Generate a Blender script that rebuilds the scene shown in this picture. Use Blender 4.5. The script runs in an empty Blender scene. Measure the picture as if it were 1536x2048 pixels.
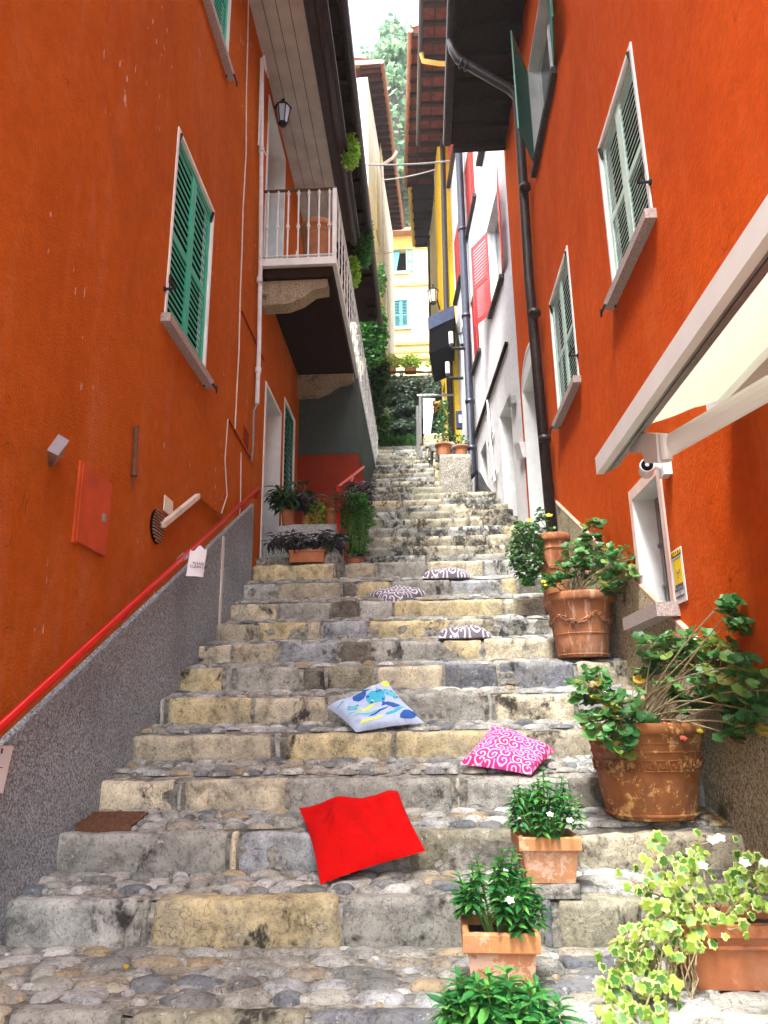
SUNE, EXPO, HAZE = 2.0, 2.5, .001
import bpy, math, random
from mathutils import Vector, Matrix, noise
rnd = random.Random(7)
C = bpy.context.scene.collection
V = Vector
# ------------------------------------------------------------ camera model
F = 1479.; CX, CY = 768., 1024.
th = math.radians(15.55); roll = math.radians(-.74)
yaw = math.atan((845-768)*math.cos(th)/F)
FW = V((-math.sin(yaw)*math.cos(th), math.cos(yaw)*math.cos(th), math.sin(th)))
_rt = V((math.cos(yaw), math.sin(yaw), 0)); _up = _rt.cross(FW)
CR = _rt*math.cos(roll)+_up*math.sin(roll); CU = _up*math.cos(roll)-_rt*math.sin(roll)
def ray(x, y): return FW + CR*((x-CX)/F) - CU*((y-CY)/F)
def onX(x, y, X): r = ray(x, y); return r*(X/r.x)
def onY(x, y, Y): r = ray(x, y); return r*(Y/r.y)
def onZ(x, y, Z): r = ray(x, y); return r*(Z/r.z)
XL, XR = -1.9, 1.55
# ------------------------------------------------------------ mesh builder
class MB:
    def __init__(s): s.v = []; s.f = []; s.m = []; s.uv = None; s.sm = False
    def add(s, vs, fs, m=0):
        o = len(s.v); s.v += [tuple(p) for p in vs]
        for f in fs: s.f.append(tuple(i+o for i in f)); s.m.append(m)
        return s
    def quad(s, a, b, c, d, m=0): return s.add([a, b, c, d], [(0, 1, 2, 3)], m)
    def box(s, x0, x1, y0, y1, z0, z1, m=0):
        return s.hexa([(x0,y0,z0),(x1,y0,z0),(x1,y1,z0),(x0,y1,z0)], [(x0,y0,z1),(x1,y0,z1),(x1,y1,z1),(x0,y1,z1)], m)
    def hexa(s, b, t, m=0):
        n = len(b); fs = [tuple(range(n))[::-1], tuple(range(n, 2*n))]
        for i in range(n): j = (i+1) % n; fs.append((i, j, n+j, n+i))
        return s.add(list(b)+list(t), fs, m)
    def obox(s, o, u, v, w, m=0):          # oriented box: corner + three edge vectors
        o, u, v, w = V(o), V(u), V(v), V(w)
        return s.hexa([o, o+u, o+u+v, o+v], [o+w, o+u+w, o+u+v+w, o+v+w], m)
    def bar(s, p, q, a, b, up=(0, 0, 1), m=0):   # rectangular bar between p and q
        p, q = V(p), V(q); d = (q-p).normalized(); x = d.cross(V(up))
        if x.length < 1e-3: x = d.cross(V((1, 0, 0)))
        x.normalize(); y = x.cross(d)
        return s.obox(p-x*a/2-y*b/2, x*a, y*b, q-p, m)
    def tube(s, pts, r, n=8, m=0, cap=True):
        pts = [V(p) for p in pts]; rs = r if isinstance(r, (list, tuple)) else [r]*len(pts)
        o = len(s.v); prev = None
        for i, p in enumerate(pts):
            d = (pts[min(i+1, len(pts)-1)]-pts[max(i-1, 0)])
            if d.length < 1e-9: d = V((0, 0, 1))
            d.normalize()
            if prev is None:
                x = d.cross(V((0, 0, 1)));
                if x.length < .1: x = d.cross(V((1, 0, 0)))
            else: x = prev - d*prev.dot(d)
            x.normalize(); prev = x; y = d.cross(x)
            for k in range(n):
                a = 2*math.pi*k/n; s.v.append(tuple(p+(x*math.cos(a)+y*math.sin(a))*rs[i]))
        for i in range(len(pts)-1):
            for k in range(n):
                a = o+i*n+k; b = o+i*n+(k+1) % n
                s.f.append((a, b, b+n, a+n)); s.m.append(m)
        if cap:
            s.f.append(tuple(o+k for k in range(n))[::-1]); s.m.append(m)
            s.f.append(tuple(o+(len(pts)-1)*n+k for k in range(n))); s.m.append(m)
        return s
    def lathe(s, c, prof, n=40, m=0):      # prof: [(r,z)]
        o = len(s.v); c = V(c)
        for r, z in prof:
            for k in range(n):
                a = 2*math.pi*k/n; s.v.append((c.x+r*math.cos(a), c.y+r*math.sin(a), c.z+z))
        for i in range(len(prof)-1):
            for k in range(n):
                a = o+i*n+k; b = o+i*n+(k+1) % n
                s.f.append((a, b, b+n, a+n)); s.m.append(m)
        s.f.append(tuple(o+k for k in range(n))[::-1]); s.m.append(m)
        return s
    def block(s, c0, c1, r=.015, res=.045, amp=.006, m=0, seed=0.):   # weathered stone block
        c0, c1 = V(c0), V(c1); d = c1-c0; n = [max(2, min(26, int(d[i]/res)+1)) for i in range(3)]
        idx = {}; o = len(s.v)
        def P(i, j, k):
            key = (i, j, k)
            if key in idx: return idx[key]
            p = V((c0[0]+d[0]*i/n[0], c0[1]+d[1]*j/n[1], c0[2]+d[2]*k/n[2]))
            q = V([min(max(p[a], c0[a]+r), c1[a]-r) for a in range(3)])
            e = p-q
            if e.length > 1e-6: p = q+e.normalized()*min(e.length, r)
            nv = noise.noise_vector(p*6+V((seed, seed*.7, 0)))*amp + noise.noise_vector(p*21+V((seed, 0, 3)))*amp*.45
            s.v.append(tuple(p+nv)); idx[key] = len(s.v)-1; return idx[key]
        def face(fn, a, b):
            for i in range(a):
                for j in range(b):
                    s.f.append((fn(i, j), fn(i+1, j), fn(i+1, j+1), fn(i, j+1))); s.m.append(m)
        face(lambda i, j: P(i, 0, j), n[0], n[2]); face(lambda i, j: P(j, n[1], i), n[2], n[0]) if False else None
        face(lambda i, j: P(i, j, n[2]), n[0], n[1])
        face(lambda i, j: P(0, n[1]-i, j), n[1], n[2]); face(lambda i, j: P(n[0], i, j), n[1], n[2])
        return s
    def build(s, name, mats, parent=None, smooth=False, origin=None):
        me = bpy.data.meshes.new(name)
        off = V(origin) if origin is not None else (OFF.get(parent.name, V((0, 0, 0))) if parent else V((0, 0, 0)))
        me.from_pydata([tuple(V(p)-off) for p in s.v], [], s.f)
        for mt in (mats if isinstance(mats, (list, tuple)) else [mats]): me.materials.append(mt)
        me.polygons.foreach_set('material_index', s.m)
        if s.uv:
            l = me.uv_layers.new(name='UVMap')
            for p in me.polygons:
                for li, vi in zip(p.loop_indices, p.vertices): l.data[li].uv = s.uv.get(vi, (0, 0))
        me.polygons.foreach_set('use_smooth', [smooth]*len(me.polygons))
        me.update()
        o = bpy.data.objects.new(name, me); C.objects.link(o)
        if parent: o.parent = parent; OFF[o.name] = off
        else: o.location = off; OFF[o.name] = off
        return o
OFF = {}
def thing(name, label, cat, loc=(0, 0, 0), group=None):
    o = bpy.data.objects.new(name, None); C.objects.link(o); o.location = loc; o.empty_display_size = .1
    o['label'] = label; o['category'] = cat
    if group: o['group'] = group
    OFF[o.name] = V(loc); return o
def tag(o, label, cat, group=None):
    o['label'] = label; o['category'] = cat
    if group: o['group'] = group
    return o
def struct(o): o['kind'] = 'structure'; return o
# ------------------------------------------------------------ materials
class NT:
    def __init__(s, name):
        s.mat = bpy.data.materials.new(name); s.mat.use_nodes = True; s.t = s.mat.node_tree; s.n = s.t.nodes
        s.b = s.n['Principled BSDF']; s.tc = s.n.new('ShaderNodeTexCoord')
        s.geo = s.n.new('ShaderNodeNewGeometry')
    def L(s, a, b): s.t.links.new(a, b)
    def mapping(s, scale=(1, 1, 1), src=None):
        m = s.n.new('ShaderNodeMapping'); m.inputs['Scale'].default_value = scale
        s.L(src or s.geo.outputs['Position'], m.inputs['Vector']); return m.outputs[0]
    def noise(s, sc, det=4, rough=.55, vec=None, dist=0):
        t = s.n.new('ShaderNodeTexNoise'); t.inputs['Scale'].default_value = sc; t.inputs['Detail'].default_value = det
        t.inputs['Roughness'].default_value = rough; t.inputs['Distortion'].default_value = dist
        s.L(vec or s.geo.outputs['Position'], t.inputs['Vector']); return t.outputs['Fac']
    def ramp(s, fac, stops, interp='LINEAR'):
        r = s.n.new('ShaderNodeValToRGB'); r.color_ramp.interpolation = interp; e = r.color_ramp.elements
        while len(e) < len(stops): e.new(.5)
        for i, (p, c) in enumerate(stops):
            e[i].position = p
            if isinstance(c, (int, float)): c = (c, c, c)
            e[i].color = (*c, 1)
        s.L(fac, r.inputs[0]); return r.outputs[0]
    def mix(s, fac, a, b, mode='MIX'):
        m = s.n.new('ShaderNodeMix'); m.data_type = 'RGBA'; m.blend_type = mode
        for inp, v in ((m.inputs[0], fac), (m.inputs[6], a), (m.inputs[7], b)):
            if isinstance(v, (int, float)): inp.default_value = v
            elif isinstance(v, tuple): inp.default_value = (*v, 1)
            else: s.L(v, inp)
        return m.outputs[2]
    def math(s, op, a, b=None, c=None):
        m = s.n.new('ShaderNodeMath'); m.operation = op
        for i, v in enumerate((a, b, c)):
            if v is None: continue
            if isinstance(v, (int, float)): m.inputs[i].default_value = v
            else: s.L(v, m.inputs[i])
        return m.outputs[0]
    def bump(s, h, st=.3, dist=.01):
        b = s.n.new('ShaderNodeBump'); b.inputs['Strength'].default_value = st; b.inputs['Distance'].default_value = dist
        s.L(h, b.inputs['Height'])
        if s.b.inputs['Normal'].links: s.L(s.b.inputs['Normal'].links[0].from_socket, b.inputs['Normal'])
        s.L(b.outputs[0], s.b.inputs['Normal'])
    def col(s, c):
        if isinstance(c, tuple): s.b.inputs['Base Color'].default_value = (*c, 1)
        else: s.L(c, s.b.inputs['Base Color'])
    def rough(s, r): s.b.inputs['Roughness'].default_value = r
def simple(name, c, r=.6, metal=0, var=.25, sc=9, bump=0, bsc=60, spec=None):
    t = NT(name); k = t.noise(sc, 5)
    d = tuple(x*(1-var) for x in c); e = tuple(min(1, x*(1+var*.6)) for x in c)
    t.col(t.ramp(k, [(.3, d), (.7, e)])); t.rough(r); t.b.inputs['Metallic'].default_value = metal
    if bump: t.bump(t.noise(bsc, 3), bump, .004)
    if spec is not None: t.b.inputs['Specular IOR Level'].default_value = spec
    return t.mat
def plaster(name, c1, c2, c3, bs=55, st=.5, streak=.5, chips=None):
    t = NT(name)
    a = t.ramp(t.noise(1.3, 6, .6), [(.3, c1), (.72, c2)])
    s = t.noise(2.2, 6, .7, t.mapping((1.6, 1.6, .22)), .6)
    col = t.mix(t.ramp(s, [(.5, 0.), (.75, streak)]), a, c3)
    col = t.mix(t.ramp(t.noise(14, 4, .7), [(.35, .3), (.6, 0.)]), col, tuple(x*.55 for x in c1))
    col = t.mix(t.ramp(t.noise(.75, 7, .68, t.mapping((1, 1, .7)), 1.2), [(.5, 0.), (.62, .26)]), col, tuple(x*.68 for x in c1))
    col = t.mix(t.ramp(t.noise(5.5, 6, .75, t.mapping((2.2, 2.2, .16)), .3), [(.6, 0.), (.74, .25)]), col, tuple(x*.55 for x in c1))
    vc = t.n.new('ShaderNodeTexVoronoi'); vc.feature = 'DISTANCE_TO_EDGE'; vc.inputs['Scale'].default_value = 1.1
    va = t.n.new('ShaderNodeVectorMath'); va.operation = 'ADD'; nn_ = t.n.new('ShaderNodeTexNoise'); nn_.inputs['Scale'].default_value = 2.5; t.L(t.geo.outputs['Position'], nn_.inputs['Vector'])
    t.L(nn_.outputs['Color'], va.inputs[0]); t.L(t.geo.outputs['Position'], va.inputs[1]); t.L(va.outputs[0], vc.inputs['Vector'])
    col = t.mix(t.math('MULTIPLY', t.ramp(vc.outputs['Distance'], [(0., 1.), (.0035, 0.)]), t.ramp(t.noise(.9, 2), [(.52, 0.), (.58, .6)])), col, tuple(x*.3 for x in c1))
    if chips:
        ch = t.math('MULTIPLY', t.ramp(t.noise(24, 2, .5, t.mapping((1, 1, .35))), [(.70, 0.), (.73, 1.)]), t.ramp(t.noise(1.1, 2), [(.52, 0.), (.6, 1.)]))
        col = t.mix(ch, col, chips)
    t.col(col); t.rough(1.); t.b.inputs['Specular IOR Level'].default_value = .06
    t.bump(t.noise(bs, 5, .6), st, .02); t.bump(t.noise(3, 3), .25, .05)
    return t.mat
def roughcast(name, ca, cb, cc, st=1., moss=None):
    t = NT(name)
    h = t.noise(80, 3, .6, None, .6)
    col = t.ramp(h, [(.40, ca), (.5, cb), (.6, cc)])
    col = t.mix(t.ramp(t.noise(1.7, 4), [(.45, 0.), (.7, .45)]), col, ca)
    if moss: col = t.mix(t.ramp(t.noise(2.6, 5, .7), [(.55, 0.), (.66, .8)]), col, moss)
    t.col(col); t.rough(.95); t.b.inputs['Specular IOR Level'].default_value = .2
    t.bump(h, st, .05); t.bump(t.noise(25, 3), .5, .03); return t.mat
def stone(name, stops, stain=(.015, .014, .012), st=.7, stamt=1., s0=.57):
    t = NT(name)
    base = t.ramp(t.geo.outputs['Random Per Island'], stops, 'CONSTANT')
    n1 = t.noise(9, 8, .68, None, .4)
    col = t.mix(.85, base, t.ramp(n1, [(.32, .22), (.46, .7), (.54, .95), (.72, 1.35)]), 'MULTIPLY')
    col = t.mix(t.ramp(t.noise(3.1, 6, .75, None, 1.), [(.47, 0.), (.66, .5)]), col, (.33, .32, .28))
    fine = t.ramp(t.noise(70, 3, .7), [(.36, .35), (.46, 1.)])
    col = t.mix(.7, col, fine, 'MULTIPLY')
    cr = t.n.new('ShaderNodeTexVoronoi'); cr.feature = 'DISTANCE_TO_EDGE'; cr.inputs['Scale'].default_value = 4.2
    wv = t.n.new('ShaderNodeVectorMath'); wv.operation = 'ADD'
    nz = t.n.new('ShaderNodeTexNoise'); nz.inputs['Scale'].default_value = 5; t.L(t.geo.outputs['Position'], nz.inputs['Vector'])
    t.L(nz.outputs['Color'], wv.inputs[0]); t.L(t.geo.outputs['Position'], wv.inputs[1]); t.L(wv.outputs[0], cr.inputs['Vector'])
    crk = t.math('MULTIPLY', t.ramp(cr.outputs['Distance'], [(.0, 1.), (.014, 0.)]), t.ramp(t.noise(2.4, 2), [(.44, 0.), (.54, .85)]))
    col = t.mix(crk, col, (.04, .035, .03))
    lich = t.ramp(t.noise(30, 4, .7), [(.62, 0.), (.67, .55)])
    col = t.mix(lich, col, (.62, .6, .52))
    sx = t.math('MULTIPLY', t.ramp(t.noise(1.25, 5, .7, t.mapping((1.6, .5, 1.1)), .5), [(s0, 0.), (s0+.05, .93*stamt)]), t.ramp(t.noise(13, 4, .75), [(.4, .25), (.55, 1.)]))
    col = t.mix(sx, col, stain)
    t.col(col); t.rough(.85); t.b.inputs['Specular IOR Level'].default_value = .3
    t.bump(n1, st, .02); t.bump(t.noise(60, 4, .7), .5, .006); return t.mat
YEL = (.60, .51, .29); TAN = (.48, .43, .31); GRY = (.36, .36, .32); LGR = (.50, .51, .47); BLU = (.17, .18, .205); OLV = (.31, .295, .21); CRM = (.66, .59, .42); BLG = (.40, .43, .45)
M = {}
M['red_l'] = plaster('red_plaster', (.52, .105, .007), (.62, .14, .012), (.64, .24, .10), 60, 1., .38, (.72, .5, .4))
M['red_r'] = plaster('orange_red_plaster', (.58, .072, .002), (.66, .10, .003), (.68, .17, .05), 40, .3, .4)
M['red_d'] = plaster('shade_red_plaster', (.26, .03, .012), (.3, .04, .015), (.3, .04, .015), 60, .4, .3)  # house red darkened in the colour to paint the shade under the gallery
M['cream'] = plaster('cream_plaster', (.74, .68, .5), (.82, .77, .62), (.86, .82, .72), 30, .2, .5)
M['whitep'] = plaster('lilac_white_plaster', (.72, .72, .75), (.82, .81, .82), (.84, .8, .7), 30, .2, .5)
M['yellow'] = plaster('yellow_plaster', (.78, .48, .02), (.86, .58, .04), (.9, .66, .15), 30, .2, .4)
M['pale'] = plaster('pale_yellow_plaster', (.60, .49, .25), (.68, .58, .33), (.7, .62, .42), 30, .2, .5)
M['ochre'] = plaster('ochre_plaster', (.7, .42, .1), (.8, .54, .15), (.75, .55, .25), 30, .2, .5)
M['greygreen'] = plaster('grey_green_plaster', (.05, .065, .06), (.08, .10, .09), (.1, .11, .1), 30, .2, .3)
M['white'] = simple('white_paint', (.80, .82, .80), .6, 0, .12, 5)
M['trim'] = simple('salmon_trim_paint', (.62, .36, .26), .8, 0, .3, 12)
M['pinkwhite'] = simple('pinkish_border_paint', (.8, .62, .55), .7, 0, .15, 8)
M['rough_white'] = roughcast('rough_whitewash', (.4, .42, .42), (.7, .72, .72), (.8, .82, .82), .9)
M['rc_grey'] = roughcast('grey_roughcast', (.26, .32, .36), (.52, .61, .67), (.78, .87, .94), 1.)
M['rc_tan'] = roughcast('tan_roughcast', (.3, .235, .13), (.62, .52, .32), (.85, .76, .56), 1., (.07, .06, .045))
M['rough_tan'] = roughcast('weathered_plaster', (.16, .14, .1), (.5, .46, .38), (.8, .77, .7), .9, (.08, .075, .05))
M['rc_dark'] = roughcast('damp_dark_render', (.04, .04, .04), (.12, .12, .12), (.25, .25, .24), .8)
M['stone'] = stone('step_stone', [(0, YEL), (.13, GRY), (.27, CRM), (.36, BLG), (.45, TAN), (.55, LGR), (.66, YEL), (.76, BLU), (.83, OLV), (.93, CRM)])

SK = {'yel': YEL, 'crm': CRM, 'tan': TAN, 'gry': GRY, 'lgr': LGR, 'blu': BLU, 'olv': OLV, 'blg': BLG, 'drk': (.14, .13, .1)}
SKN = {'yel': 'yellow', 'crm': 'cream', 'tan': 'tan', 'gry': 'grey', 'lgr': 'light_grey', 'blu': 'slate_blue', 'olv': 'olive', 'blg': 'blue_grey', 'drk': 'blackened'}
def _v(c, k): return tuple(min(1, x*k) for x in c)
for k_, c_ in SK.items(): M['st_'+k_] = stone(SKN[k_]+'_step_stone', [(0, _v(c_, .92)), (.35, c_), (.7, _v(c_, 1.12))])
M['stone_up'] = stone('upper_step_stone', [(0, TAN), (.2, GRY), (.42, OLV), (.58, LGR), (.72, TAN), (.86, YEL), (.93, GRY)], s0=.478, st=.8)
M['pebble'] = stone('pebble_stone', [(0, (.38, .39, .37)), (.16, GRY), (.34, (.16, .18, .2)), (.44, (.36, .33, .26)), (.54, (.2, .21, .2)), (.66, (.56, .56, .53)), (.76, GRY), (.88, (.36, .29, .18)), (.94, (.4, .42, .43))], stamt=.35, st=.6)
def mortar():
    t = NT('old_mortar'); n = t.noise(24, 6, .7)
    c = t.ramp(n, [(.34, (.07, .065, .05)), (.5, (.27, .26, .225)), (.66, (.46, .45, .4))])
    c = t.mix(t.ramp(t.noise(1.6, 5, .7), [(.5, 0.), (.64, .75)]), c, (.07, .062, .045))
    t.col(c); t.rough(.95); t.bump(n, .9, .025); t.bump(t.noise(90, 3), .4, .005); return t.mat
M['mortar'] = mortar()
M['granite'] = simple('pinkish_granite', (.42, .35, .33), .85, 0, .5, 90, .5, 90)
M['slate'] = simple('dark_sill_stone', (.07, .06, .055), .9, 0, .4, 40, .3, spec=.1)
def louvre(name, c, r=.45): return simple(name, c, r, 0, .14, 7, .1, 200)
M['green'] = louvre('emerald_paint', (.01, .46, .29)); M['mint'] = louvre('mint_paint', (.52, .72, .64)); M['dgreen'] = louvre('dark_green_paint', (.005, .15, .085))
M['redsh'] = louvre('coral_red_paint', (.5, .022, .025)); M['teal'] = louvre('teal_paint', (.06, .26, .28))
M['dark'] = simple('dark_interior', (.006, .006, .006), 1., 0, .1, 5, spec=.0)
def glass():
    t = NT('window_glass'); t.col((.02, .025, .03)); t.rough(.08); return t.mat
M['glass'] = glass()
M['iron'] = simple('black_iron', (.018, .018, .02), .6, 0, .3, 40, spec=.2)
M['rust'] = simple('rusty_iron', (.16, .07, .035), .8, .2, .5, 60, .3)
M['gutter'] = simple('dark_brown_gutter', (.035, .024, .022), .42, 0, .4, 12, spec=.3)
M['bluepipe'] = simple('blue_black_pipe', (.035, .038, .06), .4, .3, .3, 12)
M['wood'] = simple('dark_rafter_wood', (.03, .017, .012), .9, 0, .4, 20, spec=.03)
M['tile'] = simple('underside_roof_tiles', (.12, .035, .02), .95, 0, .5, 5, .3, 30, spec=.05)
M['paleboard'] = simple('pale_fascia', (.7, .6, .5), .7, 0, .2, 8)
M['orangeboard'] = simple('orange_brown_gutter', (.35, .16, .09), .6, 0, .3, 8)
def soffit():
    t = NT('peeling_white_boards'); sp = t.ramp(t.noise(34, 3, .7), [(.66, 0.), (.7, .85)])
    g = t.ramp(t.noise(3, 4), [(.3, (.36, .33, .29)), (.7, (.5, .47, .42))]); t.col(t.mix(sp, g, (.06, .04, .03))); t.rough(.8)
    return t.mat
M['soffit'] = soffit()
def railpaint():
    t = NT('chipped_red_paint'); c = t.ramp(t.noise(11, 5), [(.3, (.52, .006, .005)), (.7, (.6, .01, .007))])
    c = t.mix(t.ramp(t.noise(38, 4, .7), [(.68, 0.), (.71, .85)]), c, (.10, .03, .02)); t.col(c); t.rough(.3); t.bump(t.noise(30, 4), .25, .004); return t.mat
M['redrail'] = railpaint()
M['cabinet'] = simple('red_enamel_door', (.56, .085, .02), .7, 0, .2, 5, spec=.15)
M['plate'] = simple('cream_plate', (.75, .68, .58), .6, 0, .1, 5)
M['grey'] = simple('grey_metal', (.3, .3, .29), .4, .6, .2, 20)
M['silver'] = simple('silver_glass', (.5, .58, .7), .25, 0, .1, 10)
M['plastic'] = simple('white_plastic', (.80, .82, .80), .35, 0, .06, 6)
M['paper'] = simple('white_paper', (.82, .83, .86), .8, 0, .05, 10)
M['ink'] = simple('dark_ink', (.04, .04, .09), .8, 0, .1, 10)
M['yellowsign'] = simple('sign_yellow', (.85, .62, .01), .5, 0, .05, 10)
M['black'] = simple('black_fabric', (.006, .006, .007), 1., 0, .3, 10, spec=.0)
M['navy'] = simple('navy_valance', (.05, .06, .1), .9, 0, .3, 10, spec=.1)
def canvas():
    t = NT('cream_canvas'); n = t.noise(2.2, 5, .6)
    c = t.ramp(n, [(.35, (.38, .36, .26)), (.65, (.5, .49, .41))]); c = t.mix(t.ramp(t.noise(17, 3, .7), [(.72, 0.), (.75, .6)]), c, (.2, .16, .1))
    t.col(c); t.rough(.8)
    tr = t.n.new('ShaderNodeBsdfTranslucent'); tr.inputs[0].default_value = (.85, .8, .62, 1)
    mx = t.n.new('ShaderNodeMixShader'); mx.inputs[0].default_value = .3; out = t.n['Material Output']
    t.L(t.b.outputs[0], mx.inputs[1]); t.L(tr.outputs[0], mx.inputs[2]); t.L(mx.outputs[0], out.inputs[0]); return t.mat
M['canvas'] = canvas()
def terracotta(name, c, worn, wf=.5, drip=None, streak=.6):
    t = NT(name); n = t.noise(9, 9, .78, None, .2)
    col = t.ramp(t.noise(4, 5), [(.3, tuple(x*.6 for x in c)), (.7, c)])
    col = t.mix(t.ramp(n, [(wf, 0.), (wf+.03, 1.)]), col, worn)
    col = t.mix(t.ramp(t.noise(3, 6, .7), [(.5, 0.), (.75, .35)]), col, (.5, .42, .34))
    col = t.mix(t.ramp(t.noise(5, 5, .7, t.mapping((1, 1, .6))), [(.5, 0.), (.62, streak)]), col, (.11, .035, .012))
    if drip: col = t.mix(t.ramp(t.noise(9, 4, .7, t.mapping((2.4, 2.4, .35))), [(.56, 0.), (.64, .6)]), col, drip)
    t.col(col); t.rough(.8); t.bump(n, .25, .01); t.bump(t.noise(60, 3), .2, .004); return t.mat
M['tc_worn'] = terracotta('peeling_terracotta', (.36, .125, .03), (.74, .42, .14), .535, None, .45)
M['tc_drip'] = terracotta('lime_streaked_terracotta', (.42, .15, .05), (.5, .2, .09), .58, (.62, .4, .28))
M['tc_new'] = terracotta('pale_terracotta', (.62, .29, .13), (.72, .48, .34), .5, None, .1)
M['tc_smooth'] = terracotta('orange_terracotta', (.5, .17, .06), (.55, .2, .08), .6, None, .15)
M['tc_band'] = terracotta('orange_terracotta_rim', (.66, .3, .11), (.74, .46, .26), .6, None, .1)
M['soil'] = simple('potting_soil', (.03, .02, .014), .95, 0, .6, 60, .8, 60)
def leaf(name, stops, r=.45, tl=.35):
    t = NT(name); c = t.ramp(t.geo.outputs['Random Per Island'], stops)
    c = t.mix(.5, c, t.ramp(t.noise(26, 3), [(.3, .6), (.7, 1.3)]), 'MULTIPLY')
    t.col(c); t.rough(r)
    tr = t.n.new('ShaderNodeBsdfTranslucent'); t.L(c, tr.inputs[0])
    mx = t.n.new('ShaderNodeMixShader'); mx.inputs[0].default_value = tl; out = t.n['Material Output']
    t.L(t.b.outputs[0], mx.inputs[1]); t.L(tr.outputs[0], mx.inputs[2]); t.L(mx.outputs[0], out.inputs[0]); return t.mat
M['lf_ger'] = leaf('geranium_leaf', [(0, (.025, .12, .03)), (.45, (.06, .22, .05)), (.75, (.12, .32, .09)), (.92, (.2, .28, .05)), (1, (.3, .16, .03))])
M['lf_imp'] = leaf('impatiens_leaf', [(0, (.015, .12, .03)), (.5, (.04, .26, .06)), (1, (.16, .46, .08))])
M['lf_ivy'] = leaf('ivy_leaf', [(0, (.04, .16, .03)), (.5, (.14, .34, .04)), (1, (.4, .56, .06))])
M['lf_ivyedge'] = leaf('ivy_cream_edge', [(0, (.3, .46, .08)), (.6, (.5, .62, .16)), (1, (.72, .76, .4))])
M['lf_bush'] = leaf('bush_leaf', [(0, (.015, .07, .015)), (.6, (.04, .16, .03)), (1, (.12, .28, .05))])
M['lf_lime'] = leaf('lime_leaf', [(0, (.14, .34, .02)), (.6, (.28, .5, .03)), (1, (.5, .62, .08))])
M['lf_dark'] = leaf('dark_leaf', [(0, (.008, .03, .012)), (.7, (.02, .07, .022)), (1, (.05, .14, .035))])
M['lf_purple'] = leaf('purple_leaf', [(0, (.012, .006, .016)), (.7, (.03, .016, .035)), (1, (.06, .05, .08))], .35, .15)
M['lf_tree'] = leaf('tree_leaf', [(0, (.08, .17, .10)), (.6, (.18, .32, .17)), (1, (.36, .48, .26))], .6, .4)
M['lf_dry'] = leaf('dry_leaf', [(0, (.3, .14, .03)), (.5, (.6, .4, .03)), (1, (.4, .08, .04))])
M['petal_w'] = simple('white_petal', (.9, .9, .86), .6, 0, .05, 5); M['petal_y'] = simple('yellow_petal', (.85, .68, .02), .6, 0, .1, 5)
M['petal_r'] = simple('coral_petal', (.7, .12, .06), .6, 0, .2, 5)
M['stem'] = simple('woody_stem', (.3, .23, .12), .8, 0, .4, 40); M['gstem'] = simple('green_stem', (.12, .22, .05), .7, 0, .3, 20)
M['bark'] = simple('bark', (.07, .05, .035), .9, 0, .4, 20)
# cushions
def cushion_mat(name, c, weave=.15):
    t = NT(name); u = t.tc.outputs['UV']
    t.col(t.mix(t.ramp(t.noise(5, 3, .5, u), [(.3, .2), (.7, 0.)]), c, tuple(x*.6 for x in c))); t.rough(.9)
    t.b.inputs['Specular IOR Level'].default_value = .1
    t.bump(t.noise(4, 4, .65, u, .8), .6, .05); t.bump(t.noise(220, 2, .5, u), weave, .002); return t.mat
def spiral_mat(name, c1, c2, line, sc=9):
    t = NT(name); u = t.tc.outputs['UV']
    vo = t.n.new('ShaderNodeTexVoronoi'); vo.voronoi_dimensions = '2D'; vo.inputs['Scale'].default_value = sc; vo.inputs['Randomness'].default_value = .55
    t.L(u, vo.inputs['Vector'])
    sb = t.n.new('ShaderNodeVectorMath'); sb.operation = 'SUBTRACT'
    t.L(u, sb.inputs[0]); t.L(vo.outputs['Position'], sb.inputs[1])
    sp = t.n.new('ShaderNodeSeparateXYZ'); t.L(sb.outputs[0], sp.inputs[0])
    ang = t.math('ARCTAN2', sp.outputs['Y'], sp.outputs['X'])
    rr = t.math('MULTIPLY', vo.outputs['Distance'], 17.)
    rad = t.math('SINE', t.math('ADD', rr, ang))
    ln = t.ramp(t.math('ADD', t.math('MULTIPLY', rad, .5), .5), [(.0, 1.), (.17, 1.), (.25, 0.)])
    base = t.ramp(t.noise(3, 2, .5, u), [(.35, c1), (.6, c2)])
    t.col(t.mix(ln, base, line)); t.rough(.85); t.bump(t.noise(5, 3, .6, u, .4), .3, .03); return t.mat
M['c_red'] = cushion_mat('scarlet_cotton', (.52, .001, .001)); M['c_fish'] = cushion_mat('pale_blue_cotton', (.46, .56, .76))
M['c_pink'] = spiral_mat('magenta_swirl_cotton', (.6, .01, .12), (.6, .03, .25), (.8, .5, .7), 6.5)
M['c_grey'] = spiral_mat('grey_swirl_cotton', (.13, .11, .14), (.17, .15, .19), (.72, .7, .76), 4.6)
for k, c in (('f1', (.05, .42, .62)), ('f2', (.02, .1, .38)), ('f3', (.7, .85, .08)), ('f4', (.14, .5, .6))): M[k] = simple('fish_print_'+{'f1': 'blue', 'f2': 'navy', 'f3': 'lime', 'f4': 'teal'}[k], c, .9, 0, .1, 30)
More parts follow.
